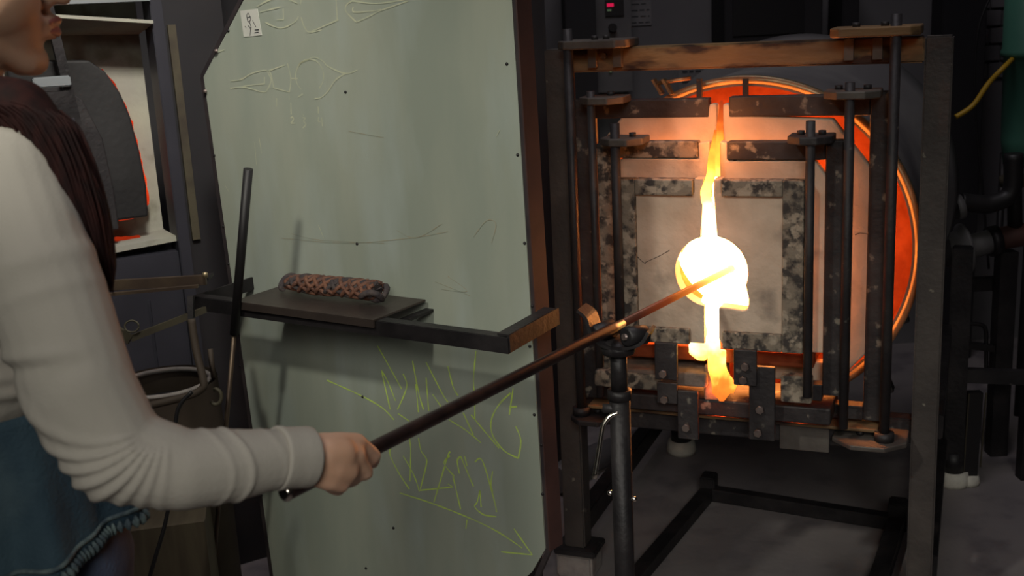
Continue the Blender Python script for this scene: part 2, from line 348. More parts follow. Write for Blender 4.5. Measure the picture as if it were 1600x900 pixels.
# inner pair with half-round notches
def notch(side):
    c = (HC.x, HC.z)
    if side < 0:
        return [(.418, 1.106), (.418, 1.07), (.410, HC.z + .081)] + arc(*c, HR, PI / 2 + .25, 3 * PI / 2 - .2, 16) + [(.417, HC.z - .09), (.417, .722), (.262, .722), (.262, 1.075), (.398, 1.075), (.398, 1.106)]
    return [(.441, 1.106), (.441, 1.07), (.448, HC.z + .082)] + arc(*c, HR, PI / 2 - .25, -.35, 12) + [(.519, HC.z - .06), (.518, HC.z - .082), (.508, HC.z - .087), (.47, HC.z - .083), (.451, HC.z - .083), (.451, .735), (.457, .722), (.598, .722), (.598, 1.075), (.459, 1.075), (.459, 1.106)]
for nm, sd, bars, pin in (('left inner door with crusted steel edge', -1, [(.218, .735, .262, 1.106), (.262, 1.069, .396, 1.106), (.262, .72, .385, .757)], []),
                 ('right inner door with flaking crusted edge', 1, [(.595, .715, .642, 1.106), (.461, 1.069, .595, 1.106), (.461, .715, .595, .756)], [])):
    d = door(nm, None, bars, [(notch(sd), -.138, .045)], pin, -.15, 'scale_steel')
# rods and brackets
hinge_rod(.085, -.065, .49, 1.445, .0115); hinge_rod(.815, -.065, .50, 1.447, .0115)
hinge_rod(.150, -.105, .56, 1.303, .0095); hinge_rod(.728, -.105, .53, 1.31, .0105)
hinge_rod(.224, -.165, .745, 1.235, .011); hinge_rod(.655, -.165, .62, 1.236, .010)
def round_bracket(s0, s1, t0, t1, z, th, bolts, m='plate_steel', cut=.03):
    pts = [(s0, t1), (s0, t0 + cut), (s0 + cut, t0), (s1 - cut, t0), (s1, t0 + cut), (s1, t1)]
    b = MB().poly([(s, t, z) for s, t in pts], (0, 0, th)).build('hinge_bracket', M[m], gh, bevel=.003)
    for s, t in bolts: MB().cyl((s, t, z + th), (s, t, z + th + .009), .009, 6).build('bracket_bolt', M['dark_steel'], b)
    return b
round_bracket(.06, .225, -.085, .05, H + .001, .020, [(.14, -.03), (.165, -.02)], cut=.02)
round_bracket(.68, .865, -.085, .05, H + .006, .020, [(.73, -.02), (.79, -.03)], cut=.02, m='rust_steel')
for s in (.128, .190, .715, .775):   # bracket legs in front of the beam
    part(MB().box((s - .010, -.02, H - .045), (s + .010, -.003, H + .001)), 'bracket_leg', M['plate_steel'])
part(MB().cyl((.155, -.016, H - .018), (.155, -.003, H - .018), .007, 8), 'bracket_bolt', M['plate_steel'])
round_bracket(.118, .225, -.125, -.03, 1.272, .017, [(.185, -.06)]); round_bracket(.672, .79, -.125, -.03, 1.275, .017, [(.70, -.06), (.76, -.06)])
round_bracket(.185, .285, -.185, -.09, 1.184, .017, [(.255, -.13)]); round_bracket(.605, .70, -.185, -.09, 1.186, .017, [(.63, -.13), (.675, -.13)], m='door_steel')
round_bracket(.06, .17, -.11, .02, .478, .014, [(.12, -.04)], m='dark_steel'); round_bracket(.70, .865, -.115, .02, .482, .012, [(.76, -.04)], m='plate_steel', cut=.045)
part(MB().lathe([(.012, 0), (.022, 0), (.022, .02), (.012, .02)], (.815, -.065, .494), 'Z', 24), 'hinge_collar', M['dark_steel'])
part(MB().lathe([(.012, 0), (.022, 0), (.022, .02), (.012, .02)], (.085, -.065, .492), 'Z', 24), 'hinge_collar', M['dark_steel'])

# sill under the opening: ledges, straps and bolts
part(MB().box((.20, -.10, .665), (.66, .05, .70)), 'sill_brick', M['firelight_red'], bevel=.005)
part(MB().box((.20, -.13, .61), (.42, -.02, .645)), 'sill_brick', M['brick'], bevel=.005)
part(MB().box((.20, -.11, .535), (.70, .05, .575)), 'sill_ledge', M['door_steel'], bevel=.004)
part(MB().box((.41, -.115, .575), (.455, -.03, .66)), 'sill_brick', M['brick'], bevel=.004)
part(MB().box((.145, -.135, .595), (.315, -.10, .635)), 'door_foot', M['scale_steel'], bevel=.005)
part(MB().box((.59, -.13, .59), (.66, -.10, .655)), 'door_foot', M['scale_steel'], bevel=.005)
part(MB().box((.10, -.03, .455), (.82, .0, .505)), 'lower_bar', M['door_steel'], bevel=.004)
part(MB().box((.10, -.06, .508), (.80, .02, .516)), 'lower_shelf', M['rust_steel'], bevel=.002)
def strap(x0, y0, x1, y1, t, bolts):
    a = G.px(x0, y0, t); b = G.px(x1, y1, t)
    st = MB().box((a.x, t, b.z), (b.x, t + .012, a.z)).build('strap_plate', M['door_steel'], gh, bevel=.002)
    for (bx, by) in bolts:
        p = G.px(bx, by, t); MB().cyl((p.x, t - .012, p.z), (p.x, t, p.z), .0095, 6).build('strap_bolt', M['bolt'], st)
strap(1022, 535, 1058, 595, -.165, [(1037, 583)])
strap(1026, 597, 1058, 632, -.15, [(1039, 623)])
strap(1058, 610, 1091, 688, -.145, [(1073, 667)])
strap(1146, 546, 1182, 604, -.165, [(1165, 572), (1162, 593)])
strap(1170, 572, 1210, 690, -.150, [(1188, 639), (1185, 675)])
part(MB().box((.575, -.04, .44), (.69, -.03, .51)), 'cover_plate', M['plate_steel'], bevel=.002)
for pts_, t_ in (([(993, 398), (1003, 408), (1009, 412)], -.1385), ([(1008, 410), (1030, 400), (1046, 391)], -.1385), ([(1336, 367), (1344, 364), (1356, 366)], -.0285)):
    MB().ribbon(smooth_path([G.px(x, y, t_) for x, y in pts_], 4), .0018, (0, -1, 0)).build('crack', M['rubber'], gh)
# flames (they belong to the fire, a thing of its own)
fl_m = emis('flame_glow', [(.56, (.8, .13, .02)), (.62, (1.5, .36, .04)), (.68, (4, 1.9, .25)), (.76, (7, 5, 2)), (.98, (8, 6, 3)), (1.05, (5, 2.6, .5)), (1.13, (3, .9, .09)), (1.22, (.9, .14, .02)), (1.27, (.35, .03, .008))], 'Z')
fire = thing('gas_flame', 'yellow-white gas flame licking up the slit between the furnace doors', 'flame', GO, -GY)
def flame(path, name='flame_tongue', flat=.5, seed=0):
    bm = bmesh.new(); n = 20; rings = []
    pts = []
    for (s, z, w_, t) in path: pts.append((s, z, w_, t))
    dense = []
    for i in range(len(pts) - 1):
        for j in range(6):
            k = j / 6; dense.append([pts[i][q_] * (1 - k) + pts[i + 1][q_] * k for q_ in range(4)])
    dense.append(list(pts[-1]))
    for (s, z, w_, t) in dense:
        jx = noise.noise(Vector((z * 22, seed, 0))) * w_ * .35
        rings.append([bm.verts.new((s + jx + w_ * math.cos(2 * PI * k / n) * (1 + .25 * noise.noise(Vector((z * 30, k * .7, seed)))), t + w_ * flat * math.sin(2 * PI * k / n), z)) for k in range(n)])
    for i in range(len(rings) - 1):
        for k in range(n):
            f = bm.faces.new([rings[i][k], rings[i][(k + 1) % n], rings[i + 1][(k + 1) % n], rings[i + 1][k]]); f.smooth = True
    bm.faces.new(rings[0][::-1]); bm.faces.new(rings[-1])
    me = bpy.data.meshes.new(name); bm.to_mesh(me); bm.free(); me.materials.append(fl_m)
    o = bpy.data.objects.new(name, me); C.objects.link(o); o.parent = fire; return o
flame([(.430, .93, .030, -.10), (.428, .99, .020, -.12), (.427, 1.03, .015, -.13), (.426, 1.08, .011, -.14), (.434, 1.12, .010, -.135), (.436, 1.17, .006, -.12), (.437, 1.21, .003, -.09)])
flame([(.436, 1.10, .010, -.06), (.435, 1.17, .009, -.04), (.433, 1.22, .008, -.02), (.434, 1.255, .006, -.01), (.434, 1.268, .003, -.01)], seed=3)
flame([(.434, .84, .03, -.11), (.434, .78, .017, -.12), (.434, .73, .017, -.12), (.434, .69, .014, -.12), (.437, .655, .012, -.13), (.44, .63, .008, -.13), (.44, .60, .003, -.13)], seed=5)
flame([(.398, .722, .006, -.115), (.398, .712, .027, -.115), (.40, .69, .028, -.115), (.405, .674, .010, -.115)], seed=6)
flame([(.442, .70, .017, -.112), (.447, .66, .020, -.112), (.449, .625, .024, -.112), (.449, .595, .022, -.112), (.45, .575, .006, -.112)], seed=16)
flame([(.37, .90, .005, -.12), (.36, .925, .010, -.12), (.352, .94, .003, -.125)], seed=8, name='flame_lick')
flame([(.50, .92, .012, -.12), (.512, .935, .009, -.12), (.525, .94, .002, -.125)], seed=9, name='flame_lick')
flame([(.473, .60, .008, -.12), (.478, .62, .011, -.12), (.473, .64, .003, -.12)], seed=11, name='flame_lick')

# hot gas light: added point lamps stand in for flame around drum and doors
def pt(s, t, z, e, col=(1, .085, .012), r=.015):
    l = bpy.data.lights.new('gas_glow', 'POINT'); l.energy = e; l.color = col; l.shadow_soft_size = r
    o = bpy.data.objects.new('gas_glow', l); C.objects.link(o); o.location = G.world((s, t, z)); return o
GL = .04
for z_ in (.62, .8, 1.0, 1.2): pt(.078, .035, z_, .07)
for (s, z, e) in ((.20, 1.12, 1.6), (.434, 1.20, 2.2), (.68, 1.12, 1.4), (.13, .90, 1.6), (.74, .90, 1.2), (.20, .72, 1.2), (.66, .72, 1.0), (.44, .59, .9)):
    pt(s, .06, z, e * GL)
pt(.436, -.15, 1.215, .8, (1, .28, .05), .003)
pt(.44, -.125, .60, .22, (1, .16, .03), .003)
pt(.43, -.24, .98, .16, (1, .42, .2), .003)  # added lamp in front of the hole, warms the panels around it
pt(.44, -.045, .527, .06, (1, .1, .015), .003)
pt(.62, -.045, .527, .04, (1, .1, .015), .003)

# ------------------------------------------------------------------ U-shaped floor frame below the furnace
uf = thing('floor_frame', 'low black square-tube frame lying on the floor under the furnace', 'frame', GO, -GY)
MB().bar((.265, .60, .022), (.17, -.25, .022), .04, .04, bevel=.003).build('side_tube', M['black_steel'], uf)
MB().bar((.27, .58, .022), (.82, .52, .022), .04, .04, bevel=.003).build('cross_tube', M['black_steel'], uf)
MB().bar((.82, .53, .024), (.775, -.25, .024), .045, .045, bevel=.003).build('side_tube', M['black_steel'], uf)
MB().box((.24, .565, .0), (.285, .625, .075), bevel=.004).build('corner_stub', M['black_steel'], uf)
MB().box((.795, .50, .0), (.845, .56, .085), bevel=.004).build('corner_stub', M['black_steel'], uf)

# ------------------------------------------------------------------ heat shield board with rail and tray
BO = Vector((-.0110, 2.0290, 0)); BY = math.radians(33.5); B = Frame(BO, BY); BT = .17
hs = thing('heat_shield', 'tall grey-green sheet metal heat shield with chalk drawings left of the furnace', 'heat shield', BO, -BY)
outline = [(-.918, 1.38), (-.62, 1.70), (-.20, 1.72), (-.068, 1.60), (-.050, .395), (-.085, .335), (-.30, .11), (-.868, .11)]
MB().poly([(s, BT, z) for s, z in outline], (0, .004, 0)).build('shield_sheet', M['sheet'], hs)
def edge(pts, wdt, name='edge_angle'):
    e = MB()
    for a, b in zip(pts[:-1], pts[1:]):
        a = Vector((a[0], BT, a[1])); b = Vector((b[0], BT, b[1]))
        e.bar(a + Vector((0, .006, 0)), b + Vector((0, .006, 0)), .012, wdt, (1, 0, 0) if abs((b - a).z) > .2 else (0, 0, 1))
    return e.build(name, M['board_edge'], hs)
edge([(-.062, 1.60), (-.042, .395), (-.075, .325), (-.30, .10)], .010)
MB().poly([(-.058, BT - .004, 1.60), (-.038, BT - .004, .395), (-.032, BT + .038, .395), (-.052, BT + .038, 1.60)], (.003, 0, 0)).build('edge_flange', M['flange'], hs)
edge([(-.30, .10), (-.875, .10), (-.925, 1.38), (-.62, 1.715), (-.20, 1.73), (-.048, 1.60)], .010)
for s in (-.80, -.12):
    MB().box((s - .018, BT + .035, 0), (s + .018, BT + .071, 1.2), bevel=.002).build('stand_post', M['black_steel'], hs)
    MB().box((s - .02, BT - .12, 0), (s + .02, BT + .35, .03), bevel=.002).build('stand_foot', M['black_steel'], hs)
# rail: angle iron in front of the sheet
MB().bar((-.848, 0, .892), (.0, 0, .893), .006, .030).bar((-.848, .012, .906), (.0, .012, .907), .026, .004).build('front_rail', M['black_steel'], hs)
MB().bar((0, 0, .897), (.0, BT + .01, .905), .005, .034).bar((-.012, 0, .913), (-.012, BT, .921), .026, .004).build('rail_end', M['black_steel'], hs)
MB().bar((-.846, 0, .892), (-.83, BT, .9), .006, .03).build('rail_end', M['black_steel'], hs)
MB().bar((-.70, .03, .888), (-.70, BT, .888), .02, .006).build('shelf_bracket', M['black_steel'], hs)
MB().bar((-.31, .03, .888), (-.31, BT, .888), .02, .006).build('shelf_bracket', M['black_steel'], hs)
sh = MB().box((-.705, -.012, .908), (-.312, .160, .913)).build('tray_shelf', M['shelf'], hs, bevel=.001)
MB().bar((-.705, -.010, .903), (-.312, -.010, .903), .005, .014).build('shelf_lip', M['shelf'], sh)
p0, p1, p2 = B.px(388, 264, -.02), B.px(366, 522, -.02), B.px(332, 900, -.02)
MB().cyl(p0, p1, .0098, 20).build('prop_rod', M['rubber'], hs)
p3 = p1 + (p2 - p1) * (p1.z - .03) / (p1.z - p2.z)
lab(MB().cyl(p1, p3, .0052, 14).build('prop_rod', M['bronze'], hs), 'thin lower rod')
# bolts along the sheet edge
for q_ in ((335, 243), (349, 354), (357, 412), (540, 144), (558, 381), (792, 100), (809, 242), (820, 380), (832, 478), (835, 648), (848, 772), (615, 825), (357, 48), (375, 572), (567, 620), (409, 774), (572, 888), (846, 695), (828, 541)):
    p = B.px(*q_, BT)
    MB().lathe([(0, -.003), (.0024, -.0026), (.0034, -.001), (.0034, 0)], (p.x, BT, p.z), 'Y', 12).build('rivet', M['black_steel'], hs)
for q_ in ((335, 80), (318, 143)):
    p = B.px(*q_, BT - .01)
    MB().lathe([(0, -.005), (.004, -.0035), (.005, 0)], (p.x, BT - .004, p.z), 'Y', 12).build('rivet', M['bolt'], hs)
# chalk (flat marks on the sheet)
def chalk(name, strokes, org, sc, wdt, m, label=None):
    mb = MB()
    for st in strokes:
        pts = [B.px(org[0] + x / sc, org[1] + y / sc, BT - .0005) for x, y in st]
        pts = smooth_path(pts, 5) if len(pts) > 2 else [pts[0].lerp(pts[1], i / 6) for i in range(7)]
        mb.ribbon(pts, wdt, (0, -1, 0))
    o = mb.build(name, m, hs)
    if label: lab(o, label)
    return o
circ = [(690 + 82 * math.cos(a), 445 + 98 * math.sin(a)) for a in [2.2 + i * .35 for i in range(15)]]
chalk('chalk_drawing', [
    [(225, 475), (290, 465), (350, 430), (430, 412), (450, 435), (465, 470), (450, 510), (425, 540), (360, 525), (300, 510), (225, 518)],
    [(300, 505), (425, 490)], [(425, 490), (425, 450)], [(450, 415), (545, 380)], [(560, 372), (580, 460), (572, 540)], [(572, 540), (480, 515)], [(480, 515), (465, 440), (452, 418)],
    [(580, 460), (620, 460)], circ, [(620, 400), (635, 370), (680, 350), (720, 335), (770, 360), (800, 390), (900, 430), (970, 410)],
    [(900, 430), (840, 470), (800, 530), (760, 570), (720, 578)], [(620, 570), (650, 550)], [(497, 575), (497, 625)], [(570, 555), (570, 585)], [(580, 600), (582, 670)],
    [(578, 692), (590, 685), (596, 700), (580, 722)], [(580, 722), (603, 722)], [(648, 690), (665, 690), (655, 710), (668, 728), (650, 750)], [(655, 670), (655, 680)],
    [(740, 625), (742, 665)], [(742, 685), (742, 712), (765, 708)], [(760, 688), (765, 740)],
    [(150, 305), (190, 292)]], (300, 0), 3.75, .0037, M['chalk_pale'], 'pale chalk sketch of a drawn-out bottle shape with the numbers 1 2 3 4')
chalk('chalk_drawing', [
    [(380, 40), (430, 10), (480, -10)], [(400, 70), (460, 55), (520, 40)], [(535, 50), (537, 115)], [(537, 115), (497, 115)], [(430, 130), (520, 165), (600, 130), (625, 95)],
    [(640, 0), (637, 25)], [(560, -10), (620, 20)], [(640, 100), (660, 160), (690, 188), (760, 175)], [(700, 185), (860, 115)], [(852, 115), (850, 70), (845, 0)],
    [(965, 130), (905, 70), (905, 30), (940, 5)], [(940, 5), (1080, 20), (1270, -5)], [(945, 40), (950, 70), (1050, 65), (1110, 55)], [(965, 130), (1050, 90), (1110, 60), (1270, 5)],
    ], (300, 0), 3.75, .0037, M['chalk_pale'], 'pale chalk bottle outlines at the top of the sheet')
chalk('chalk_writing', [
    [(28, 135), (150, 190), (240, 240), (290, 290)], [(225, 0), (270, 80), (320, 170)], [(240, 95), (257, 170), (275, 250)], [(240, 95), (265, 140), (295, 215)],
    [(325, 110), (340, 150), (330, 190), (303, 250)], [(362, 60), (385, 180), (405, 250)], [(375, 150), (385, 260)], [(415, 125), (425, 255)], [(415, 65), (480, 190), (500, 220)],
    [(440, 190), (475, 240)], [(500, 80), (520, 160), (540, 195)], [(610, 20), (603, 90), (600, 140)], [(305, 265), (350, 295)], [(505, 290), (570, 330), (630, 380)],
    [(560, 262), (600, 350)], [(590, 270), (640, 330), (700, 400)], [(745, 185), (700, 230), (670, 290), (675, 350), (720, 410), (775, 440)], [(765, 315), (785, 370), (775, 440)],
    [(755, 165), (740, 270)], [(740, 240), (770, 238)], [(600, 140), (605, 230), (605, 290)], [(275, 400), (275, 430), (310, 500), (350, 560)], [(350, 360), (355, 415), (352, 530)],
    [(325, 430), (360, 490), (380, 540), (388, 570)], [(385, 360), (395, 410), (415, 440), (415, 470), (392, 560)], [(390, 565), (520, 552)], [(520, 552), (500, 540)],
    [(445, 612), (470, 530), (500, 430), (510, 415)], [(508, 430), (485, 460), (525, 510)], [(520, 510), (550, 640)], [(545, 500), (537, 450), (550, 432)], [(550, 432), (600, 550)], [(565, 430), (575, 470)],
    [(605, 455), (635, 450), (680, 600), (690, 650)], [(675, 490), (668, 540), (675, 570)], [(625, 565), (615, 610), (605, 630), (640, 660), (690, 668)], [(625, 565), (630, 630)], [(575, 680), (570, 715)],
    [(312, 575), (450, 620), (600, 680), (700, 730), (790, 790)], [(758, 715), (830, 817)], [(830, 817), (708, 805)]], (500, 540), 2.5, .0042, M['chalk_yellow'], 'bright yellow-green chalk lettering between two slanting arrows')
chalk('chalk_tick', [[(398, 222), (401, 258)], [(776, 213), (781, 203)], [(405, 215), (409, 240)], [(352, 290), (358, 300)], [(498, 352), (506, 372)]], (0, 0), 1, .0018, M['chalk_pale'])
chalk('chalk_smear', [[(440, 372), (540, 380), (640, 372), (700, 362)], [(455, 365), (500, 375), (600, 380)], [(680, 440), (735, 462)], [(700, 432), (730, 455), (690, 452)], [(740, 370), (760, 345), (775, 350), (768, 380)], [(620, 360), (650, 372), (690, 350)], [(545, 205), (600, 215)]],
      (0, 0), 1, .0016, M['chalk_orange'])
# label card stuck on the sheet
cp = [B.px(x, y, BT - .0012) for x, y in ((375, 17), (402, 14), (409, 55), (381, 58))]
st_ = MB().poly(cp, (0, .0011, 0)).build('sticker', M['paper'], hs)
ik = MB()
for s_ in ([(388, 20), (392, 30), (388, 34), (386, 24), (388, 20)], [(390, 34), (393, 44), (388, 40)], [(383, 41), (385, 43)], [(392, 44), (391, 56)], [(395, 32), (400, 42)], [(398, 47), (405, 46)], [(398, 51), (405, 50)], [(386, 28), (392, 26)]):
    ik.ribbon(smooth_path([B.px(x, y, BT - .0014) for x, y in s_], 4), .0024, (0, -1, 0))
ik.build('sticker_print', M['ink'], st_)

# ------------------------------------------------------------------ braided rope roll on the tray
rp = thing('braided_rope_bundle', 'brown braided rope bundle lying on the black tray shelf', 'rope', B.world((-.50, .10, .914)), -BY)
pa = B.px(447, 462, .05); pb = B.px(583, 458, .06)
L0 = Vector((-.125, -.02, .027)); L1 = Vector((.115, -.005, .027))
MB().tube([L0.lerp(L1, u) for u in (0, .1, .5, .9, 1)], [.010, .017, .019, .021, .016], 16).build('core', M['rope_dark'], rp)
for k in range(10):
    ph = (k // 2) * 2 * PI / 5; pts = []
    for i in range(73):
        u = i / 72; c = L0.lerp(L1, u); rr = .0185 * min(1, .55 + u * 2.5) + .0016 * math.sin(u * 40 + k)
        a = ph + (u * 13 if k % 2 else -u * 13)
        pts.append(c + Vector((0, math.cos(a) * rr * 1.25, math.sin(a) * rr * .9)))
    MB().tube(pts, .0046, 8).build('braid_cord', M['rope'] if k not in (3, 6) else M['rope_dark'], rp)
for e_, (ex, dy) in enumerate(((-.14, 1), (.105, 1), (.11, -1))):
    pts = [Vector((ex + math.cos(a) * .024 * (1 if e_ else -1), -.01 + dy * (.012 + math.sin(a) * .02), .02 + .011 * math.sin(a * 1.5))) for a in [i * .3 - 1.4 for i in range(13)]]
    MB().tube(pts, .0065, 8).build('end_loop', M['rope_dark'], rp)
fr = MB()
for i in range(26):
    a = random.uniform(-1.2, 1.2); b_ = random.uniform(.01, .03)
    s0 = Vector((.098, -.01 + random.uniform(-.015, .015), .025)); fr.tube([s0, s0 + Vector((b_ * math.cos(a), random.uniform(-.01, .01), abs(b_ * math.sin(a)) * .9))], .0011, 5)
fo = fr.build('frayed_end', M['rope_dark'], rp); fo['kind'] = 'stuff'

# ------------------------------------------------------------------ blowpipe
PA = at(446, 770, 1.27); PB = G.world((.446, .03, .862))
PD = (PB - PA).normalized(); PL = (PB - PA).length
bp_ = thing('blowpipe', 'long dark steel blowpipe held by the woman, its tip in the fire', 'blowpipe', PA)
def pp(d): return PD * d
hot = bpy.data.materials.new('hot_firelit_pipe'); hot.use_nodes = True; nt = hot.node_tree; b = nt.nodes['Principled BSDF']; b.inputs['Metallic'].default_value = .7; b.inputs['Roughness'].default_value = .4
tc = nt.nodes.new('ShaderNodeTexCoord'); vm = nt.nodes.new('ShaderNodeVectorMath'); vm.operation = 'DOT_PRODUCT'; vm.inputs[1].default_value = PD; nt.links.new(tc.outputs['Object'], vm.inputs[0])
mr = nt.nodes.new('ShaderNodeMapRange'); mr.inputs[1].default_value = PL - .85; mr.inputs[2].default_value = PL - .14; nt.links.new(vm.outputs['Value'], mr.inputs[0])
cr = nt.nodes.new('ShaderNodeValToRGB'); nt.links.new(mr.outputs[0], cr.inputs[0]); e0 = cr.color_ramp.elements
e0[0].position = 0; e0[0].color = (0, 0, 0, 1); e0[1].position = 1; e0[1].color = (1, .75, .16, 1)
for p_, c_ in ((.3, (.018, .002, .001, 1)), (.55, (.14, .022, .004, 1)), (.78, (.6, .15, .015, 1))):
    e = e0.new(p_); e.color = c_
nt.links.new(cr.outputs[0], b.inputs['Emission Color']); b.inputs['Emission Strength'].default_value = 1.3  # glow for the tip's heat and for firelight falling along the shaft
b.inputs['Base Color'].default_value = (.12, .06, .04, 1)
MB().tube([pp(0), pp(.006), pp(.95), pp(1.0)], [.0085, .0098, .0098, .0082], 24).build('grip_tube', M['pipe'], bp_)
lab(MB().tube([pp(1.0), pp(PL - .02), pp(PL)], [.0079, .0079, .010], 24).build('pipe_shaft', hot, bp_), 'glowing far end of the pipe')
lab(MB().tube([pp(-.004), pp(.0)], [.006, .0105], 20).build('mouth_end', M['chrome'], bp_), 'bright ground mouth end')

# ------------------------------------------------------------------ yoke stand
t_y = .575
YP = PA + (PB - PA) * t_y
base = at(966, 545, (YP - CAM).dot(FWD))
YS = Frame((base.x, base.y, 0), GY)
ys = thing('yoke_stand', 'black steel yoke stand with roller fork carrying the pipe in front of the furnace', 'stand', (base.x, base.y, 0), -GY)
zt = base.z
MB().cyl((0, 0, .02), (0, 0, zt - .085), .0195, 28).build('outer_tube', M['black_steel'], ys)
MB().cyl((0, 0, zt - .085), (0, 0, zt + .0), .0155, 28).build('inner_tube', M['black_steel'], ys)
MB().lathe([(0, zt - .01), (.03, zt - .008), (.034, zt + .004), (.026, zt + .016), (0, zt + .018)], (0, 0, 0), 'Z', 28).build('head_collar', M['black_steel'], ys)
MB().lathe([(0.0155, zt - .098), (.0225, zt - .098), (.0225, zt - .08), (.0155, zt - .08)], (0, 0, 0), 'Z', 28).build('tube_ring', M['black_steel'], ys)
# cradle: a dished holder with two raised cheeks
yk = MB()
prof = smooth_path([(-.070, 0, .076), (-.052, 0, .062), (-.042, 0, .034), (-.018, 0, .012), (.02, 0, .010), (.050, 0, .020), (.064, 0, .042)], 5)
rows = []
for i, p in enumerate(prof):
    d = (prof[min(i + 1, len(prof) - 1)] - prof[max(i - 1, 0)]).normalized(); nn = Vector((-d.z, 0, d.x)); wy = .024 + .008 * math.sin(PI * i / (len(prof) - 1))
    rows.append([yk.bm.verts.new(p + Vector((0, sy * wy, zt)) + nn * sn) for sy, sn in ((-1, -.003), (1, -.003), (1, .003), (-1, .003))])
for a_, b2 in zip(rows[:-1], rows[1:]):
    for k in range(4): yk.bm.faces.new([a_[k], a_[(k + 1) % 4], b2[(k + 1) % 4], b2[k]])
yk.bm.faces.new(rows[0][::-1]); yk.bm.faces.new(rows[-1])
yk.build('cradle', M['black_steel'], ys)
def roller(c, ax, name='roller'):
    c = Vector(c); ax = Vector(ax).normalized()
    r_ = MB().tube([c - ax * .024, c - ax * .022, c + ax * .022, c + ax * .024], [.014, .018, .018, .014], 28).build(name, M['rubber'], ys)
    MB().tube([c - ax * .029, c + ax * .029], .006, 10).build('axle', M['bolt'], r_)
roller((.036, -.008, zt + .030), (.55, .82, -.1)); roller((-.030, .006, zt + .030), (.55, .82, .1))
lv = [YS.loc(at(x, y, (YP - CAM).dot(FWD) - .03)) for x, y in ((966, 645), (955, 649), (945, 660), (941, 672), (936, 705), (929, 748))]
MB().tube(smooth_path(lv, 4), .0045, 12).build('clamp_lever', M['chrome'], ys)
p = YS.loc(at(968, 645, (YP - CAM).dot(FWD))); MB().cyl((-.03, -.012, p.z), (0, -.005, p.z), .009, 12).build('clamp_boss', M['dark_steel'], ys)
for q_, off in (((959, 797), -1), ((995, 801), 1)):
    z_ = YS.loc(at(*q_, (YP - CAM).dot(FWD))).z; MB().tube([(off * .019, -.003, z_), (off * .026, -.003, z_), (off * .029, -.003, z_)], [.0055, .0055, .003], 10).build('set_screw', M['chrome'], ys)
for a_ in (0, 2.09, 4.19):
    MB().bar((0, 0, .03), (math.cos(a_ + 1.2) * .32, math.sin(a_ + 1.2) * .32, .015), .03, .02, bevel=.002).build('stand_leg', M['black_steel'], ys)

# ------------------------------------------------------------------ the woman
def blob(chains, vox, smooth_it=6, name='x'):
    bm = bmesh.new()
    for ch in chains:
        pts = [(Vector(c[0]), c[1]) for c in ch]
        for i, (p, r) in enumerate(pts):
            bmesh.ops.create_icosphere(bm, subdivisions=3, radius=r, matrix=Matrix.Translation(p))
            if i + 1 < len(pts):
                q, r2 = pts[i + 1]; d = q - p
                if d.length < 1e-5: continue
                mtx = Matrix.Translation((p + q) / 2) @ d.to_track_quat('Z', 'Y').to_matrix().to_4x4()
                bmesh.ops.create_cone(bm, cap_ends=True, segments=20, radius1=r, radius2=r2, depth=d.length, matrix=mtx)
    me = bpy.data.meshes.new(name); bm.to_mesh(me); bm.free()
    o = bpy.data.objects.new(name, me); C.objects.link(o)
    md = o.modifiers.new('r', 'REMESH'); md.mode = 'VOXEL'; md.voxel_size = vox
    if smooth_it:
        sm = o.modifiers.new('s', 'SMOOTH'); sm.factor = .5; sm.iterations = smooth_it
    dg = bpy.context.evaluated_depsgraph_get(); ev = o.evaluated_get(dg); nm = bpy.data.meshes.new_from_object(ev)
    bpy.data.objects.remove(o); bpy.data.meshes.remove(me)
    for p in nm.polygons: p.use_smooth = True
    nm.name = name
    return nm
def add(me, name, m, parent):
    o = bpy.data.objects.new(name, me); C.objects.link(o); me.materials.clear(); me.materials.append(m); o.parent = parent; return o
def ell(c, rx, ry, rz_):  # ellipsoid-ish as chain of spheres is crude; used for head
    return [(c, rx)]
fd = Vector((.90, .43, 0)).normalized(); lt = Vector((-fd.y, fd.x, 0)); up = Vector((0, 0, 1))
PC = Vector((-.672, 1.375, 0))       # body axis on the floor
pers = thing('person', 'woman with long dark hair, cream top and denim peplum, gripping the pipe at left', 'person', (PC.x, PC.y, 0))
def bp(f_, l_, z_): return PC + fd * f_ + lt * l_ + up * z_      # body point: forward, left, height
O3 = Vector((PC.x, PC.y, 0))
def L(p): return Vector(p) - O3
head = Vector((-.635, 1.425, 1.558))
def hp(f_, l_, z_): return head + fd * f_ + lt * l_ + up * z_
SR = at(30, 290, 1.27)
arm = [at(30, 290, 1.255), at(80, 450, 1.20), at(128, 610, 1.175), at(185, 712, 1.185), at(285, 735, 1.20), at(372, 725, 1.235), at(445, 716, 1.27), at(478, 716, 1.29)]
armr = [.034, .040, .040, .037, .035, .030, .024, .023]
SLp = bp(-.0, .16, 1.30)
larm = [SLp, bp(-.01, .20, 1.16), bp(-.01, .215, 1.03), bp(.01, .22, .90), bp(.02, .22, .79)]
larmr = [.045, .042, .036, .032, .022]
WR = at(478, 716, 1.29)
H_ = lambda x, y, d: L(at(x, y, d))
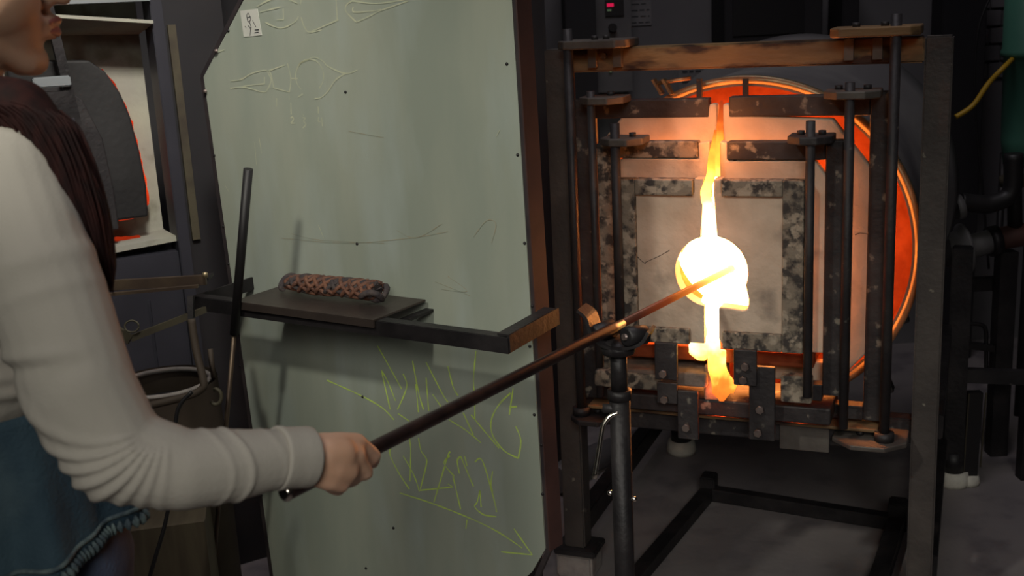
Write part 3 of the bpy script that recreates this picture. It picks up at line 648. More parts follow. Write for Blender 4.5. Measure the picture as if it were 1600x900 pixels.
hand = [
    [(H_(478, 714, 1.292), .021), (H_(505, 712, 1.30), .023), (H_(530, 710, 1.312), .021)],
    [(H_(488, 698, 1.30), .016), (H_(530, 694, 1.325), .0145), (H_(557, 692, 1.345), .0125)],
    [(H_(488, 712, 1.295), .016), (H_(530, 712, 1.312), .0145), (H_(556, 712, 1.328), .0125)],
    [(H_(488, 726, 1.29), .016), (H_(525, 732, 1.303), .015), (H_(545, 736, 1.315), .0125)],
    [(H_(488, 738, 1.295), .015), (H_(515, 748, 1.305), .0145), (H_(532, 755, 1.318), .012)],
    # index, middle, ring, little
    [(H_(557, 692, 1.345), .0118), (H_(583, 712, 1.378), .0100), (H_(582, 722, 1.405), .0088), (H_(565, 720, 1.428), .0078)],
    [(H_(556, 712, 1.328), .0118), (H_(571, 738, 1.352), .0100), (H_(566, 741, 1.382), .0088), (H_(550, 733, 1.402), .0078)],
    [(H_(545, 736, 1.315), .0115), (H_(552, 748, 1.342), .0095), (H_(545, 752, 1.365), .0086), (H_(530, 744, 1.382), .0076)],
    [(H_(532, 755, 1.318), .0108), (H_(528, 764, 1.338), .0088), (H_(518, 762, 1.355), .0078), (H_(508, 754, 1.365), .0070)],
    [(H_(492, 704, 1.31), .016), (H_(512, 700, 1.345), .013), (H_(530, 694, 1.375), .0105), (H_(552, 690, 1.395), .009)]]
chains = [
    [(L(a_), r) for a_, r in zip(arm, armr)],
    [(L(a_), r) for a_, r in zip(larm, larmr)],
    [(L(bp(0, -.13, 1.33)), .045), (L(bp(0, 0, 1.35)), .06), (L(bp(0, .13, 1.33)), .045)],
    [(L(bp(0, 0, 1.36)), .052), (L(hp(-.02, 0, -.10)), .048)],
    [(L(bp(.01, -.07, 1.24)), .085), (L(bp(.01, .07, 1.24)), .085)],
    [(L(bp(0, -.05, 1.05)), .08), (L(bp(0, .05, 1.05)), .08)],
    [(L(bp(0, -.06, .90)), .09), (L(bp(0, .06, .90)), .09)],
    [(L(bp(0, 0, 1.25)), .1), (L(bp(0, 0, 1.05)), .095), (L(bp(0, 0, .9)), .11)],
    [(L(bp(0, -.09, .86)), .085), (L(bp(.01, -.095, .48)), .055), (L(bp(-.01, -.1, .30)), .052), (L(bp(-.02, -.1, .09)), .036), (L(bp(.0, -.1, .04)), .036), (L(bp(.15, -.115, .03)), .028)],
    [(L(bp(0, .09, .86)), .085), (L(bp(.01, .095, .48)), .055), (L(bp(-.01, .1, .30)), .052), (L(bp(-.02, .1, .09)), .036), (L(bp(.0, .1, .04)), .036), (L(bp(.15, .115, .03)), .028)],
    # skull, jaw and face
    [(L(hp(-.02, 0, .04)), .083), (L(hp(.012, 0, .02)), .078)],
    [(L(hp(.03, -.028, -.02)), .050), (L(hp(.052, 0, -.085)), .026)], [(L(hp(.03, .028, -.02)), .050), (L(hp(.052, 0, -.085)), .026)],
    [(L(hp(-.01, -.05, -.045)), .020), (L(hp(.055, -.012, -.092)), .018)], [(L(hp(-.01, .05, -.045)), .020), (L(hp(.055, .012, -.092)), .018)],
    [(L(hp(.062, 0, -.092)), .020), (L(hp(.05, 0, -.075)), .022)],
    [(L(hp(.085, 0, .02)), .010), (L(hp(.107, 0, -.018)), .011)],
    [(L(hp(.088, -.009, -.022)), .009), (L(hp(.088, .009, -.022)), .009)],
    [(L(hp(.080, -.018, -.048)), .0075), (L(hp(.092, 0, -.046)), .0085), (L(hp(.080, .018, -.048)), .0075)],
    [(L(hp(.078, -.016, -.060)), .0075), (L(hp(.089, 0, -.061)), .0085), (L(hp(.078, .016, -.060)), .0075)],
    [(L(hp(.072, -.04, .035)), .012), (L(hp(.085, 0, .032)), .012), (L(hp(.072, .04, .035)), .012)],
    [(L(hp(-.005, -.078, .02)), .010), (L(hp(-.018, -.083, -.005)), .014), (L(hp(-.004, -.076, -.028)), .009)],
    [(L(hp(-.005, .078, .02)), .010), (L(hp(-.018, .083, -.005)), .014), (L(hp(-.004, .076, -.028)), .009)],
] + hand
lw = larm[-1]
for k in range(4):
    o_ = fd * (.026 - .017 * k)
    chains.append([(L(lw + o_ * .5), .014), (L(lw + o_ - up * .055), .0115), (L(lw + o_ - up * .09 - lt * .006), .0095), (L(lw + o_ - up * .115 - lt * .016), .0085), (L(lw + o_ - up * .130 - lt * .028), .0075)])
chains.append([(L(lw), .015), (L(lw + fd * .03 - up * .03), .011), (L(lw + fd * .045 - lt * .01 - up * .065), .009)])
body_me = blob(chains, .0042, 3, 'body')
body = add(body_me, 'body', M['skin'], pers)
for sd in (-1, 1):
    e_ = MB(); bmesh.ops.create_icosphere(e_.bm, subdivisions=3, radius=.0125, matrix=Matrix.Translation(L(hp(.072, sd * .031, .008)))); eo = e_.build('eye', M['eye'], pers, smooth=True)
    i_ = MB(); bmesh.ops.create_icosphere(i_.bm, subdivisions=2, radius=.0062, matrix=Matrix.Translation(L(hp(.0795, sd * .032, .008)))); i_.build('iris', M['iris'], eo, smooth=True)
lp = blob([[(L(hp(.084, -.017, -.048)), .005), (L(hp(.0965, 0, -.046)), .0065), (L(hp(.084, .017, -.048)), .005)], [(L(hp(.082, -.015, -.059)), .005), (L(hp(.094, 0, -.060)), .0068), (L(hp(.082, .015, -.059)), .005)]], .0025, 2, 'lips')
add(lp, 'lips', M['lip'], pers)

# long-sleeved top
sr = [.062, .0605, .0560, .0500, .0425, .0385, .0325, .0300]
top_ch = [
    [(L(a_), r) for a_, r in zip([at(14, 285, 1.275), at(66, 440, 1.205), at(126, 610, 1.18), at(186, 708, 1.185), at(285, 735, 1.20), at(372, 725, 1.235), at(436, 716, 1.266), at(448, 715, 1.272)], sr)],
    [(L(a_), r + .012) for a_, r in zip(larm, larmr)],
    [(L(bp(0, -.125, 1.315)), .052), (L(bp(0, 0, 1.345)), .066), (L(bp(0, .125, 1.315)), .052)],
    [(L(bp(.01, -.075, 1.22)), .098), (L(bp(.01, .075, 1.22)), .098)],
    [(L(bp(0, -.055, 1.12)), .098), (L(bp(0, .055, 1.12)), .098)],
    [(L(bp(.01, 0, 1.25)), .11), (L(bp(0, 0, 1.10)), .115)]]
tm = blob(top_ch, .0032, 6, 'long_sleeved_top')
n = len(tm.vertices); co = np.empty(n * 3); tm.vertices.foreach_get('co', co); co = co.reshape(-1, 3); no = np.empty(n * 3); tm.vertices.foreach_get('normal', no); no = no.reshape(-1, 3)
crook = np.array(L(at(262, 655, 1.19))); elb = np.array(L(at(165, 745, 1.18)))
ex = np.array(RGT); ey = np.array(UPV)
dv = co - crook; X = dv @ ex; Y = dv @ ey; ang = np.degrees(np.arctan2(Y, X)); rad = np.hypot(X, Y)
disp = np.zeros(n)
def ridge(a0, wd, amp, r0, r1, curve=0):
    aa = a0 + curve * (rad - .05); g = np.exp(-((ang - aa + 180) % 360 - 180) ** 2 / (2 * wd * wd)); wn = np.clip((rad - r0) / .012, 0, 1) * np.clip((r1 - rad) / .02, 0, 1); return amp * g * wn
for a0, wd, amp in ((-160, 3.4, .0050), (-147, 2.8, .0078), (-136, 2.6, .0085), (-125, 2.6, .0082), (-114, 2.6, .0075), (-103, 2.6, .0062), (-92, 2.6, .0045), (-80, 2.8, .0030)):
    disp += ridge(a0, wd, amp * .72, .022, .16, -330)
# forearm rings and upper-arm pulls
armw = [np.array(L(a_)) for a_ in (at(285, 735, 1.20), at(474, 715, 1.285))]
fa = armw[1] - armw[0]; fl = np.linalg.norm(fa); fa = fa / fl; s_ = (co - armw[0]) @ fa; dist = np.linalg.norm((co - armw[0]) - np.outer(s_, fa), axis=1)
near = dist < .06
bend = s_ + 8 * np.clip(Y + .055, -.1, .1) ** 2
for s0, wd, amp in ((.034, .0025, .0014), (.056, .0026, .0026), (.098, .003, .0008), (.128, .0035, .0010), (.134, .002, -.0022)):
    disp += near * amp * np.exp(-(bend - s0 + .10 * Y) ** 2 / (2 * wd * wd))
disp += near * np.where((s_ > .130) & (s_ < .17), .0015, 0)
dv2 = co - np.array(L(at(0, 560, 1.2))); X2 = dv2 @ ex; Y2 = dv2 @ ey
upper = (rad > .06) & (X2 > -.03)
for y0, sl, amp, wd in ((.0, .18, .0045, .006), (-.012, .18, -.004, .006), (.05, .62, .0020, .006), (.085, .7, .0018, .007)):
    disp += upper * (X2 < .13) * amp * np.exp(-(Y2 - y0 - sl * X2 * .5) ** 2 / (2 * wd * wd)) * np.clip((.12 - X2) / .05, 0, 1)
dn = co @ np.array(up)
tors = (co @ ex < np.array(L(at(70, 640, 1.3))) @ ex) & (rad > .1)
for z0, amp in ((1.085, .005), (1.105, .004), (1.13, .004)):
    disp += tors * amp * np.exp(-(co[:, 2] - z0 - .015 * np.sin(co[:, 0] * 25)) ** 2 / (2 * .006 ** 2))
disp += .0012 * np.array([noise.noise(Vector(c_) * 22) for c_ in co])
co = co + no * disp[:, None]; tm.vertices.foreach_set('co', co.ravel()); tm.update()
top = add(tm, 'long_sleeved_top', M['sweater'], pers)
# open the cuff end: thin cuff band
cw = [L(at(430, 716, 1.262)), L(at(484, 714, 1.290))]
MB().tube([cw[0].lerp(cw[1], q_) for q_ in (0, .04, .1, .3, .6, .9, .96, 1)], [.033, .0356, .0358, .0345, .0346, .0348, .0342, .032], 40).build('cuff', M['sweater'], top)

# jeans
jm = blob([[(L(bp(.032, -.09, .86)), .114), (L(bp(.012, -.098, .48)), .072), (L(bp(-.01, -.1, .28)), .066), (L(bp(-.02, -.1, .10)), .062)],
           [(L(bp(.032, .09, .86)), .114), (L(bp(.012, .098, .48)), .072), (L(bp(-.01, .1, .28)), .066), (L(bp(-.02, .1, .10)), .062)],
           [(L(bp(0, -.06, .97)), .085), (L(bp(0, .06, .97)), .085)], [(L(bp(-.02, -.06, .87)), .11), (L(bp(-.02, .06, .87)), .11)]], .006, 5, 'jeans')
add(jm, 'jeans', M['jeans'], pers)
for sd in (-1, 1):
    add(blob([[(L(bp(-.035, sd * .1, .045)), .042), (L(bp(.06, sd * .107, .04)), .040), (L(bp(.16, sd * .118, .032)), .036)]], .005, 4, 'shoe'), 'shoe', M['rubber'], pers)
# denim peplum with ruffled hem
def peplum():
    bm = bmesh.new(); n = 160; K = 16; rings = []
    for j in range(K + 1):
        v = j / K; ring = []
        for i in range(n):
            a = 2 * PI * i / n
            fold = .012 * v * (math.sin(a * 9 + 1) + .5 * math.sin(a * 17)) 
            rx = .130 + .030 * v ** 1.1 + fold; ry = .175 + .058 * v ** 1.1 + fold
            z = 1.075 - v * (.172 + .006 * math.sin(a * 3 + .5)) + .008 * math.cos(a)
            p = bp(math.cos(a) * rx + .012, math.sin(a) * ry, z); ring.append(bm.verts.new(L(p)))
        rings.append(ring)
    for j in range(K):
        for i in range(n):
            f = bm.faces.new([rings[j][i], rings[j][(i + 1) % n], rings[j + 1][(i + 1) % n], rings[j + 1][i]]); f.smooth = True
    hem = [v.co.copy() for v in rings[-1]]
    me = bpy.data.meshes.new('denim_peplum'); bm.to_mesh(me); bm.free()
    o = add(me, 'denim_peplum', M['denim'], pers); md = o.modifiers.new('t', 'SOLIDIFY'); md.thickness = .003
    return o, hem
pep, hem = peplum()
hb = MB(); hem2 = hem + [hem[0]]
rr = []
dense = smooth_path(hem2, 6)
for i in range(len(dense)): rr.append(.006 + .003 * math.sin(i * 1.1))
hb.tube(dense, rr, 8, cap=False); hb.build('ruffled_hem', M['denim_seam'], pep)
hb = MB(); hb.tube([p_ + Vector((0, 0, .014)) * 1.0 for p_ in dense], .003, 6, cap=False); hb.build('hem_stitch', M['denim_seam'], pep)

# hair: a cap and long locks
cap_ch = [[(L(hp(-.035, 0, .062)), .088), (L(hp(-.05, 0, .01)), .086), (L(hp(-.062, 0, -.06)), .07), (L(hp(-.06, 0, -.14)), .07), (L(hp(-.05, -.02, -.20)), .07)],
          [(L(hp(.0, 0, .085)), .078), (L(hp(.035, 0, .085)), .052)],
          [(L(hp(-.05, -.05, -.05)), .045), (L(hp(-.045, -.07, -.13)), .04), (L(at(30, 175, 1.30)), .038), (L(at(78, 235, 1.285)), .034), (L(at(112, 320, 1.27)), .030), (L(at(137, 400, 1.262)), .022), (L(at(155, 448, 1.258)), .008)],
          [(L(hp(-.05, .05, -.05)), .045), (L(hp(-.04, .08, -.13)), .04), (L(bp(.07, .09, 1.30)), .035), (L(bp(.10, .09, 1.18)), .028), (L(bp(.10, .09, 1.06)), .010)]]
hm = blob(cap_ch, .005, 5, 'hair'); hair = add(hm, 'hair', M['hair'], pers)
stm = MB()
for k in range(420):
    a = random.uniform(0, 2 * PI); r_ = random.uniform(.85, 1.12)
    def off(R0_): return (RGT * math.cos(a) + FWD * math.sin(a)) * R0_ * r_
    P_ = [hp(-.055, -.05, -.03) + off(.045), hp(-.048, -.07, -.12) + off(.045), at(32, 178, 1.30) + off(.042), at(80, 238, 1.285) + off(.036), at(114, 325, 1.268) + off(.032), at(139, 402, 1.26) + off(.024), at(random.uniform(148, 168), random.uniform(420, 462), 1.257) + off(.006)]
    stm.tube(smooth_path([L(p_ + Vector([random.uniform(-.003, .003) for _ in range(3)])) for p_ in P_], 4), [.0016] * 22 + [.0012, .0008, .0004], 4)
so = stm.build('hair_strands', M['hair'], pers); so['kind'] = 'stuff'

# ------------------------------------------------------------------ kiln behind, at left
KO = at(275, 390, 3.0); KO.z = 0; KY = math.radians(-30); Kf = Frame(KO, KY)
kn = thing('kiln', 'open pale-lined kiln with an arched grey door and a red-hot edge, behind the woman', 'kiln', KO, -KY)
def kp(mb, name, m, parent=kn, **k): return mb.build(name, m, parent, **k)
kp(MB().box((.004, -.02, .0), (.034, .06, 1.9), bevel=.002), 'frame_post', M['kiln_edge'])
kp(MB().box((.034, .0, .0), (.19, .06, 1.9)), 'side_plate', M['dark_paint'])
kp(MB().box((.044, -.012, .948), (.064, .0, 1.50)), 'frame_strip', M['olive_steel'])
kp(MB().box((-.55, -.005, .60), (.004, .06, .925), bevel=.002), 'lower_panel', M['kiln_edge'])
kp(MB().box((-.55, .13, .60), (.004, .15, 1.8)), 'back_lining', M['kiln_lining'])
kp(MB().poly([(-.50, 0, .925), (.004, 0, .95), (.004, .13, .95), (-.50, .13, .925)], (0, 0, .014)), 'sill', M['kiln_lining'])
kp(MB().box((-.55, -.03, 1.56), (.004, .06, 1.9)), 'upper_panel', M['kiln_grey'])
kp(MB().poly([(-.50, -.035, 1.56), (.004, -.035, 1.505), (.004, .13, 1.48), (-.50, .13, 1.50)], (0, 0, .008)), 'hood_lip', M['kiln_lining'])
dp = [(-.34, 1.42), (-.24, 1.43), (-.15, 1.425), (-.115, 1.395), (-.085, 1.34), (-.068, 1.28), (-.056, 1.19), (-.050, 1.10), (-.055, 1.02), (-.34, 1.02)]
dpx = [(s, z) for s, z in dp]
kdoor = kp(MB().poly([(s, .02, z) for s, z in dpx], (0, .07, 0)), 'arched_door', M['kiln_door'], bevel=.006)
kd2 = kp(MB().poly([(s - .035, .005, z) for s, z in [(-.33, 1.38), (-.20, 1.38), (-.145, 1.33), (-.11, 1.23), (-.10, 1.10), (-.10, 1.0), (-.33, 1.0)]], (0, .015, 0)), 'door_plate', M['dark_steel'], bevel=.003)
redm = emis('ember', [(.9, (.14, .012, .003)), (1.05, (.5, .03, .006)), (1.1, (.9, .06, .01)), (1.3, (.65, .03, .006)), (1.45, (.12, .01, .004))], 'Z')
def ember(pts, wd):
    e_ = MB(); P_ = smooth_path([Vector((s, .075, z)) for s, z in pts], 8)
    rr_ = [wd * (.7 + .9 * abs(noise.noise(p * 45))) for p in P_]; rr_[0] = rr_[-1] = .001
    e_.tube(P_, rr_, 8); return lab(kp(e_, 'ember_edge', redm), 'red-hot glowing rim')
ember([(-.118, 1.40), (-.088, 1.35), (-.066, 1.28), (-.053, 1.19), (-.044, 1.10), (-.044, 1.04)], .0085)
ember([(-.12, 1.012), (-.08, 1.016), (-.052, 1.024)], .004)
ember([(-.14, .965), (-.10, .962), (-.07, .960)], .005)
kl = bpy.data.lights.new('kiln_glow', 'POINT'); kl.energy = .04; kl.color = (1, .3, .08); kl.shadow_soft_size = .03
ko = bpy.data.objects.new('kiln_glow', kl); C.objects.link(ko); ko.location = Kf.world((-.10, .105, 1.2))
kp(MB().bar((-.245, -.05, 1.62), (-.205, -.05, 1.2), .022, .02), 'lift_arm', M['black_steel'])
kp(MB().box((-.30, -.075, 1.37), (-.215, -.05, 1.395), bevel=.003), 'door_handle', M['kiln_grey'])
kp(MB().box((-.30, -.07, 1.20), (-.225, -.04, 1.36), bevel=.003), 'latch_box', M['black_steel'])
kp(MB().box((-.305, -.08, 1.28), (-.22, -.07, 1.295)), 'latch_bar', M['kiln_edge'])
kp(MB().bar((-.55, .02, 0), (-.55, .02, 1.9), .05), 'frame_post', M['kiln_edge'])

# ------------------------------------------------------------------ workbench rails, barrel, box at left
bn = thing('steel_work_bench', 'narrow steel bench with a brass-tipped rail, left of the heat shield', 'bench', (-.75, 2.55, 0))
def bl(x, y, d): return at(x, y, d) - Vector((-.75, 2.55, 0))
def bpart(mb, name, m): return mb.build(name, m, bn)
bpart(MB().bar(bl(60, 452, 2.55), bl(322, 437, 2.55), .012, .022), 'top_rail', M['bronze'])
bpart(MB().bar(bl(60, 470, 2.52), bl(310, 447, 2.52), .012, .006), 'top_rail', M['bronze'])
bpart(MB().bar(bl(60, 462, 2.60), bl(330, 432, 2.60), .05, .006), 'rail_web', M['black_steel'])
bpart(MB().lathe([(0, 0), (.006, 0), (.006, .010), (.0, .012)], bl(321, 433, 2.53), 'Z', 12), 'rail_tip', M['brass'])
bpart(MB().bar(bl(170, 508, 2.5), bl(204, 531, 2.5), .008, .022), 'angle_brace', M['olive_steel'])
bpart(MB().bar(bl(204, 529, 2.5), bl(325, 482, 2.55), .008, .014), 'angle_brace', M['olive_steel'])
bpart(MB().tube(smooth_path([bl(206 + 11 * math.cos(a), 510 + 9 * math.sin(a), 2.49) for a in [i * .52 for i in range(13)]], 3), .0022, 8), 'hook_ring', M['olive_steel'])
bpart(MB().bar(bl(298, 462, 2.45), bl(299, 500, 2.45), .012, .012), 'bench_leg', M['black_steel'])
bpart(MB().tube(smooth_path([bl(299, 498, 2.45), bl(306, 545, 2.45), bl(318, 595, 2.44), bl(315, 608, 2.44), bl(290, 620, 2.44), bl(220, 636, 2.44), bl(160, 640, 2.44)], 5), .0085, 10), 'bench_leg', M['drum_brown'])
bpart(MB().tube([bl(328, 545, 2.5), bl(334, 590, 2.5)], .006, 10), 'bench_strut', M['drum_brown'])
bpart(MB().tube(smooth_path([bl(337 + 9 * math.cos(a), 620 + 12 * math.sin(a), 2.48) for a in [i * .5 - 2 for i in range(10)]], 3), .0045, 8), 'hook_ring', M['olive_steel'])
bpart(MB().box(tuple(bl(175, 520, 2.98)), tuple(bl(175, 520, 2.98) + Vector((.03, .03, -.55)))), 'bench_post', M['black_steel'])
bpart(MB().box(tuple(bl(216, 470, 2.98)), tuple(bl(216, 470, 2.98) + Vector((.03, .03, -.75)))), 'bench_post', M['kiln_edge'])
# bucket drum
bc = at(262, 660, 2.75)
br = thing('steel_drum', 'brown steel drum with a pale rolled rim under the bench', 'drum', (bc.x, bc.y, 0))
zr = at(270, 590, 2.75).z
MB().lathe([(.0, 0), (.125, 0), (.13, .02), (.13, zr - .20), (.134, zr - .195), (.13, zr - .19), (.128, zr)], (0, 0, 0), 'Z', 48).build('drum_body', M['drum_brown'], br)
MB().lathe([(.106, zr - .010), (.114, zr - .007), (.114, zr), (.106, zr + .002)], (0, 0, 0), 'Z', 48, close=True).build('drum_rim', M['concrete_block'], br)
MB().lathe([(0, zr - .06), (.108, zr - .06)], (0, 0, 0), 'Z', 48).build('drum_content', M['rubber'], br)
wb = at(255, 800, 2.55)
bx = thing('wooden_crate', 'small brown wooden crate standing behind the denim hem', 'crate', (wb.x, wb.y - .02, 0), .2)
zb = wb.z + .02
for i in range(3): MB().box((-.14, -.1, zb * i / 3 + .004), (.10, -.085, zb * (i + 1) / 3 - .003)).build('plank', M['wood_box'], bx)
MB().box((-.14, -.085, .0), (.10, .1, zb - .01)).build('crate_body', M['wood_box'], bx)
cb = MB().tube(smooth_path([at(300, 612, 2.3), at(278, 640, 2.3), at(272, 700, 2.3), at(262, 800, 2.3), at(240, 880, 2.3), at(225, 930, 2.32), at(215, 960, 2.36)], 5), .0042, 8).build('cable', M['rubber'])
tag(cb, 'thin black cable hanging from the bench at left', 'cable')
db = thing('dark_cabinet', 'tall black cabinet standing behind the heat shield', 'cabinet', (-.30, 3.5, 0))
MB().box((-.62, 0, 0), (.44, .5, 2.1), bevel=.01).build('cabinet_body', M['dark_paint'], db)
MB().box((-.6, -.01, .1), (-.1, 0, 2.05)).build('cabinet_door', M['dark_paint'], db)
MB().box((-.08, -.01, .1), (.42, 0, 2.05)).build('cabinet_door', M['dark_paint'], db)

# ------------------------------------------------------------------ things on the back wall
def wpt(x, y, Y): d = ray(x, y); return CAM + d * (Y / d.y)
cp_ = thing('control_panel', 'grey wall control box with red digital readout, above the furnace at left', 'control panel', (wpt(960, 20, 4.6).x, 4.6, 1.15))
cx, cz = wpt(960, 20, 4.6).x, 1.15
MB().box((-.09, 0, 0), (.065, .15, .55), bevel=.004).build('panel_box', M['shell'], cp_)
d0 = wpt(945, 0, 4.595); d1 = wpt(975, 24, 4.595)
MB().box((d0.x - cx, -.008, d1.z - cz), (d1.x - cx, 0, d0.z - cz)).build('readout_frame', M['rubber'], cp_)
rd = emis('led_red', [(0, (.55, .01, .06)), (1, (.55, .01, .06))]); gr = emis('led_green', [(0, (.06, .09, .05)), (1, (.06, .09, .05))])
p = wpt(954, 8, 4.59); MB().box((p.x - cx - .014, -.010, p.z - cz - .006), (p.x - cx + .012, -.008, p.z - cz + .007)).build('red_readout', rd, cp_)
p = wpt(952, 16, 4.59); MB().box((p.x - cx - .008, -.010, p.z - cz - .003), (p.x - cx + .008, -.008, p.z - cz + .003)).build('green_readout', gr, cp_)
p = wpt(957, 43, 4.59); MB().cyl((p.x - cx, -.03, p.z - cz), (p.x - cx, 0, p.z - cz), .016, 20).build('dial_knob', M['rubber'], cp_)
p = wpt(954, 110, 4.59); MB().cyl((p.x - cx, -.01, p.z - cz), (p.x - cx, 0, p.z - cz), .008, 12).build('green_button', gr, cp_)
def notice(x0, y0, x1, y1, label, Y=4.745, big=False):
    a, b_ = wpt(x0, y0, Y), wpt(x1, y1, Y)
    t_ = thing('paper_notice', label, 'notice', (a.x, Y, b_.z))
    w_, h_ = b_.x - a.x, a.z - b_.z
    MB().box((0, 0, 0), (w_, .001, h_)).build('sheet', M['paper_dim'], t_)
    mb = MB()
    nl = 4 if not big else 3
    for i in range(nl):
        z = h_ * (1 - (i + .6) / nl); x = w_ * .1
        while x < w_ * .85:
            l_ = random.uniform(.015, .035); mb.box((x, -.0012, z), (min(x + l_, w_ * .92), -.0002, z + (.004 if not big else .009))); x += l_ + .008
    po = mb.build('print_line', M['ink'], t_); po['kind'] = 'stuff'
notice(983, 2, 1018, 39, 'small paper notice with four typed lines on the back wall')
notice(1060, 105, 1118, 150, 'paper notice with bold lines peeking over the drum rim', big=True)
def slab(name, label, cat, x0, y0, x1, y1, Y, dp_, m, floor=True):
    a, b_ = wpt(x0, y0, Y), wpt(x1, y1, Y); z0 = 0 if floor else b_.z
    t_ = thing(name, label, cat, (a.x, Y, z0))
    MB().box((0, 0, 0), (b_.x - a.x, dp_, a.z - z0), bevel=.004).build('housing', m, t_)
    return t_
k_ = slab('vent_cabinet', 'black box cabinet high on the back wall above the furnace beam', 'cabinet', 1132, -60, 1285, 62, 4.45, .28, M['dark_paint'], False)
MB().box((.03, -.006, .03), (.30, 0, .25)).build('cabinet_door', M['rubber'], k_)
k_ = slab('duct', 'dark vertical duct between cabinet and right wall section', 'duct', 1318, -60, 1342, 60, 4.5, .2, M['dark_paint'], False)
k_ = slab('upright_column', 'dark upright column right of the furnace frame', 'column', 1476, -60, 1520, 500, 4.5, .12, M['dark_paint'])
k_ = slab('switch_cabinet', 'narrow black switch cabinet on the floor behind the furnace top left corner', 'cabinet', 880, -60, 940, 300, 4.4, .25, M['dark_paint'])
bk = wpt(1560, 30, 4.7)
bw = thing('brick_patch', 'pale painted brick patch on the wall behind the green tank', 'brickwork', (bk.x - .13, 4.735, 1.12))
for r_i in range(5):
    for c_i in range(3):
        MB().box((c_i * .115 + (.05 if r_i % 2 else 0), 0, r_i * .07), (c_i * .115 + .108 + (.05 if r_i % 2 else 0), .014, r_i * .07 + .062), bevel=.003).build('brick', M['wall'], bw)

# green tank
gt = wpt(1600, 120, 3.9); gt_z = wpt(1590, 240, 3.9).z
tk = thing('green_tank', 'green cylindrical tank with a flanged collar at the right edge', 'tank', (gt.x + .02, 3.9, 0))
r0 = (wpt(1600, 120, 3.9).x - wpt(1567, 120, 3.9).x) + .02
zc = wpt(1580, 85, 3.9).z
MB().lathe([(0, gt_z - .05), (r0 - .02, gt_z - .03), (r0 - .01, gt_z + .05), (r0 - .005, zc - .01), (r0 + .005, zc - .005), (r0 + .005, zc + .01), (r0, zc + .02), (r0, 1.75), (0, 1.78)], (0, 0, 0), 'Z', 40).build('tank_body', M['green'], tk)
for a_ in (.6, 2.6, 4.6): MB().cyl((math.cos(a_) * .07, math.sin(a_) * .07, 0), (math.cos(a_) * .07, math.sin(a_) * .07, gt_z), .012, 10).build('tank_leg', M['black_steel'], tk)
p = wpt(1588, 40, 3.9); MB().cyl((-.02, -r0 - .006, p.z), (-.02, -r0 + .01, p.z), .012, 12).build('tank_plug', M['rubber'], tk)
hz = MB().tube(smooth_path([wpt(1493, 183, 3.8), wpt(1520, 165, 3.8), wpt(1545, 130, 3.8), wpt(1572, 102, 3.8), wpt(1590, 85, 3.95)], 6), .0085, 12).build('yellow_hose', M['yellow_hose']); tag(hz, 'yellow hose running behind the furnace frame to the green tank', 'hose')
cb2 = MB().tube(smooth_path([wpt(1550, -10, 4.0), wpt(1530, 40, 4.0), wpt(1523, 110, 4.0), wpt(1526, 200, 4.0), wpt(1535, 290, 4.0), wpt(1545, 420, 4.0)], 6), .0045, 8).build('cable', M['rubber']); tag(cb2, 'thin black cable hanging left of the green tank', 'cable')
# burner pipework
bu = thing('burner_pipework', 'black and rusty gas burner pipes with a flange right of the furnace', 'pipework', (1.55, 3.5, 0))
bo = Vector((1.55, 3.5, 0)); W_ = lambda x, y, Y=3.5: wpt(x, y, Y) - bo
f0 = W_(1500, 385)
MB().tube([W_(1478, 392), W_(1497, 390), W_(1503, 389), W_(1508, 388)], [.05, .062, .080, .080], 36).build('burner_flange', M['shell'], bu)
MB().tube([W_(1508, 388), W_(1555, 375)], .038, 24).build('burner_pipe', M['shell'], bu)
MB().tube([W_(1545, 378), W_(1560, 375)], .048, 24).build('pipe_union', M['black_steel'], bu)
lab(MB().tube([W_(1556, 374), W_(1625, 362)], .036, 24).build('burner_pipe', mat('rust_red', (.12, .05, .04), .7, .2, (.08, .04, .035), 8), bu), 'rust-red pipe section')
MB().tube(smooth_path([W_(1500, 315, 3.45), W_(1525, 318, 3.45), W_(1550, 318, 3.45), W_(1580, 300, 3.45), W_(1584, 240, 3.45)], 5), .028, 20).build('elbow_pipe', M['rubber'], bu)
MB().tube([W_(1492, 325, 3.4), W_(1503, 322, 3.4)], .038, 20).build('valve_cap', M['shell'], bu)
MB().cyl(W_(1586, 290, 3.5), W_(1586, 275, 3.5), .045, 20).build('pipe_cap', M['olive_steel'], bu)
MB().tube([W_(1584, 240, 3.5), W_(1586, 360, 3.5)], .022, 16).build('riser_pipe', M['black_steel'], bu)
MB().bar(W_(1573, 392, 3.5), Vector((W_(1573, 392).x, 0, 0)), .055, .05).build('support_post', M['black_steel'], bu)
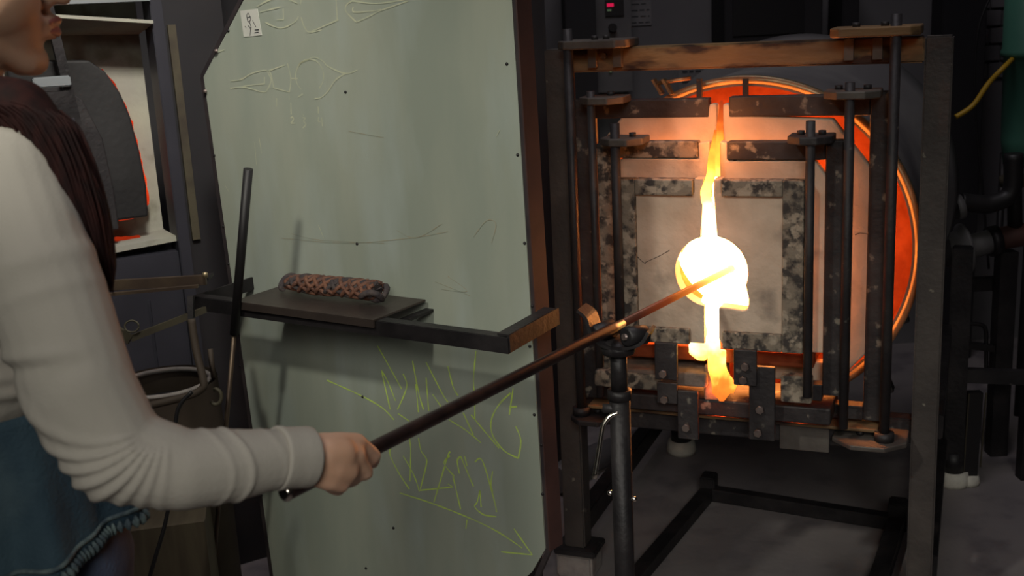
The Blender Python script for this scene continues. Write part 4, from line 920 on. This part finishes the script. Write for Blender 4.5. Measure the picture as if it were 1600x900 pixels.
MB().bar(W_(1500, 445, 3.55), W_(1560, 442, 3.55), .04, .04).build('valve_body', M['black_steel'], bu)
MB().tube(smooth_path([W_(1505, 505), W_(1532, 507), W_(1540, 515), W_(1541, 535), W_(1541, 580)], 4), .007, 8).build('thin_pipe', M['rubber'], bu)
MB().bar(W_(1480, 535), W_(1560, 545), .03, .02).build('valve_body', M['black_steel'], bu)
MB().bar(W_(1478, 585, 3.3), W_(1625, 590, 3.3), .03, .042).build('cross_bar', M['dark_steel'], bu)
MB().bar(Vector((W_(1610, 590, 3.3).x, W_(1610, 590, 3.3).y, 0)), W_(1610, 590, 3.3), .04, .04).build('support_post', M['black_steel'], bu)
MB().bar(Vector((W_(1482, 585, 3.3).x, W_(1482, 585, 3.3).y, 0)), W_(1482, 585, 3.3), .03, .03).build('support_post', M['black_steel'], bu)
# caster strut
cs = wpt(1522, 700, 3.25); cs = Vector((cs.x, 3.25, 0))
ct = thing('levelling_strut', 'dark upright strut with a pale foot, right of the furnace', 'strut', (wpt(1512, 757, 3.28).x, 3.28, 0))
zz = wpt(1520, 612, 3.28).z; x1 = wpt(1522, 612, 3.28).x - wpt(1512, 757, 3.28).x
zf = wpt(1512, 757, 3.28).z
MB().bar((0, 0, max(zf, .0) + .03), (x1, 0, zz), .045, .03).build('strut_bar', M['rubber'], ct)
MB().bar((-.022, -.016, max(zf, 0) + .03), (x1 - .022, -.016, zz), .004, .004).bar((.03, -.016, .06), (x1 + .03, -.016, zz), .004, .004).build('strut_edge', M['olive_steel'], ct)
MB().lathe([(0, 0), (.032, 0), (.035, .01), (.03, .03), (0, .032)], (0, 0, 0), 'Z', 24).build('strut_foot', M['pad'], ct)
# big dark pipe low behind the heat shield
lpz = MB().tube(smooth_path([wpt(868, 750, 3.35), wpt(930, 715, 3.55), wpt(1000, 690, 3.8), wpt(1060, 668, 4.1)], 5), .045, 20).build('air_duct_pipe', M['shell']); tag(lpz, 'thick dark air pipe low behind the furnace left legs', 'pipe')
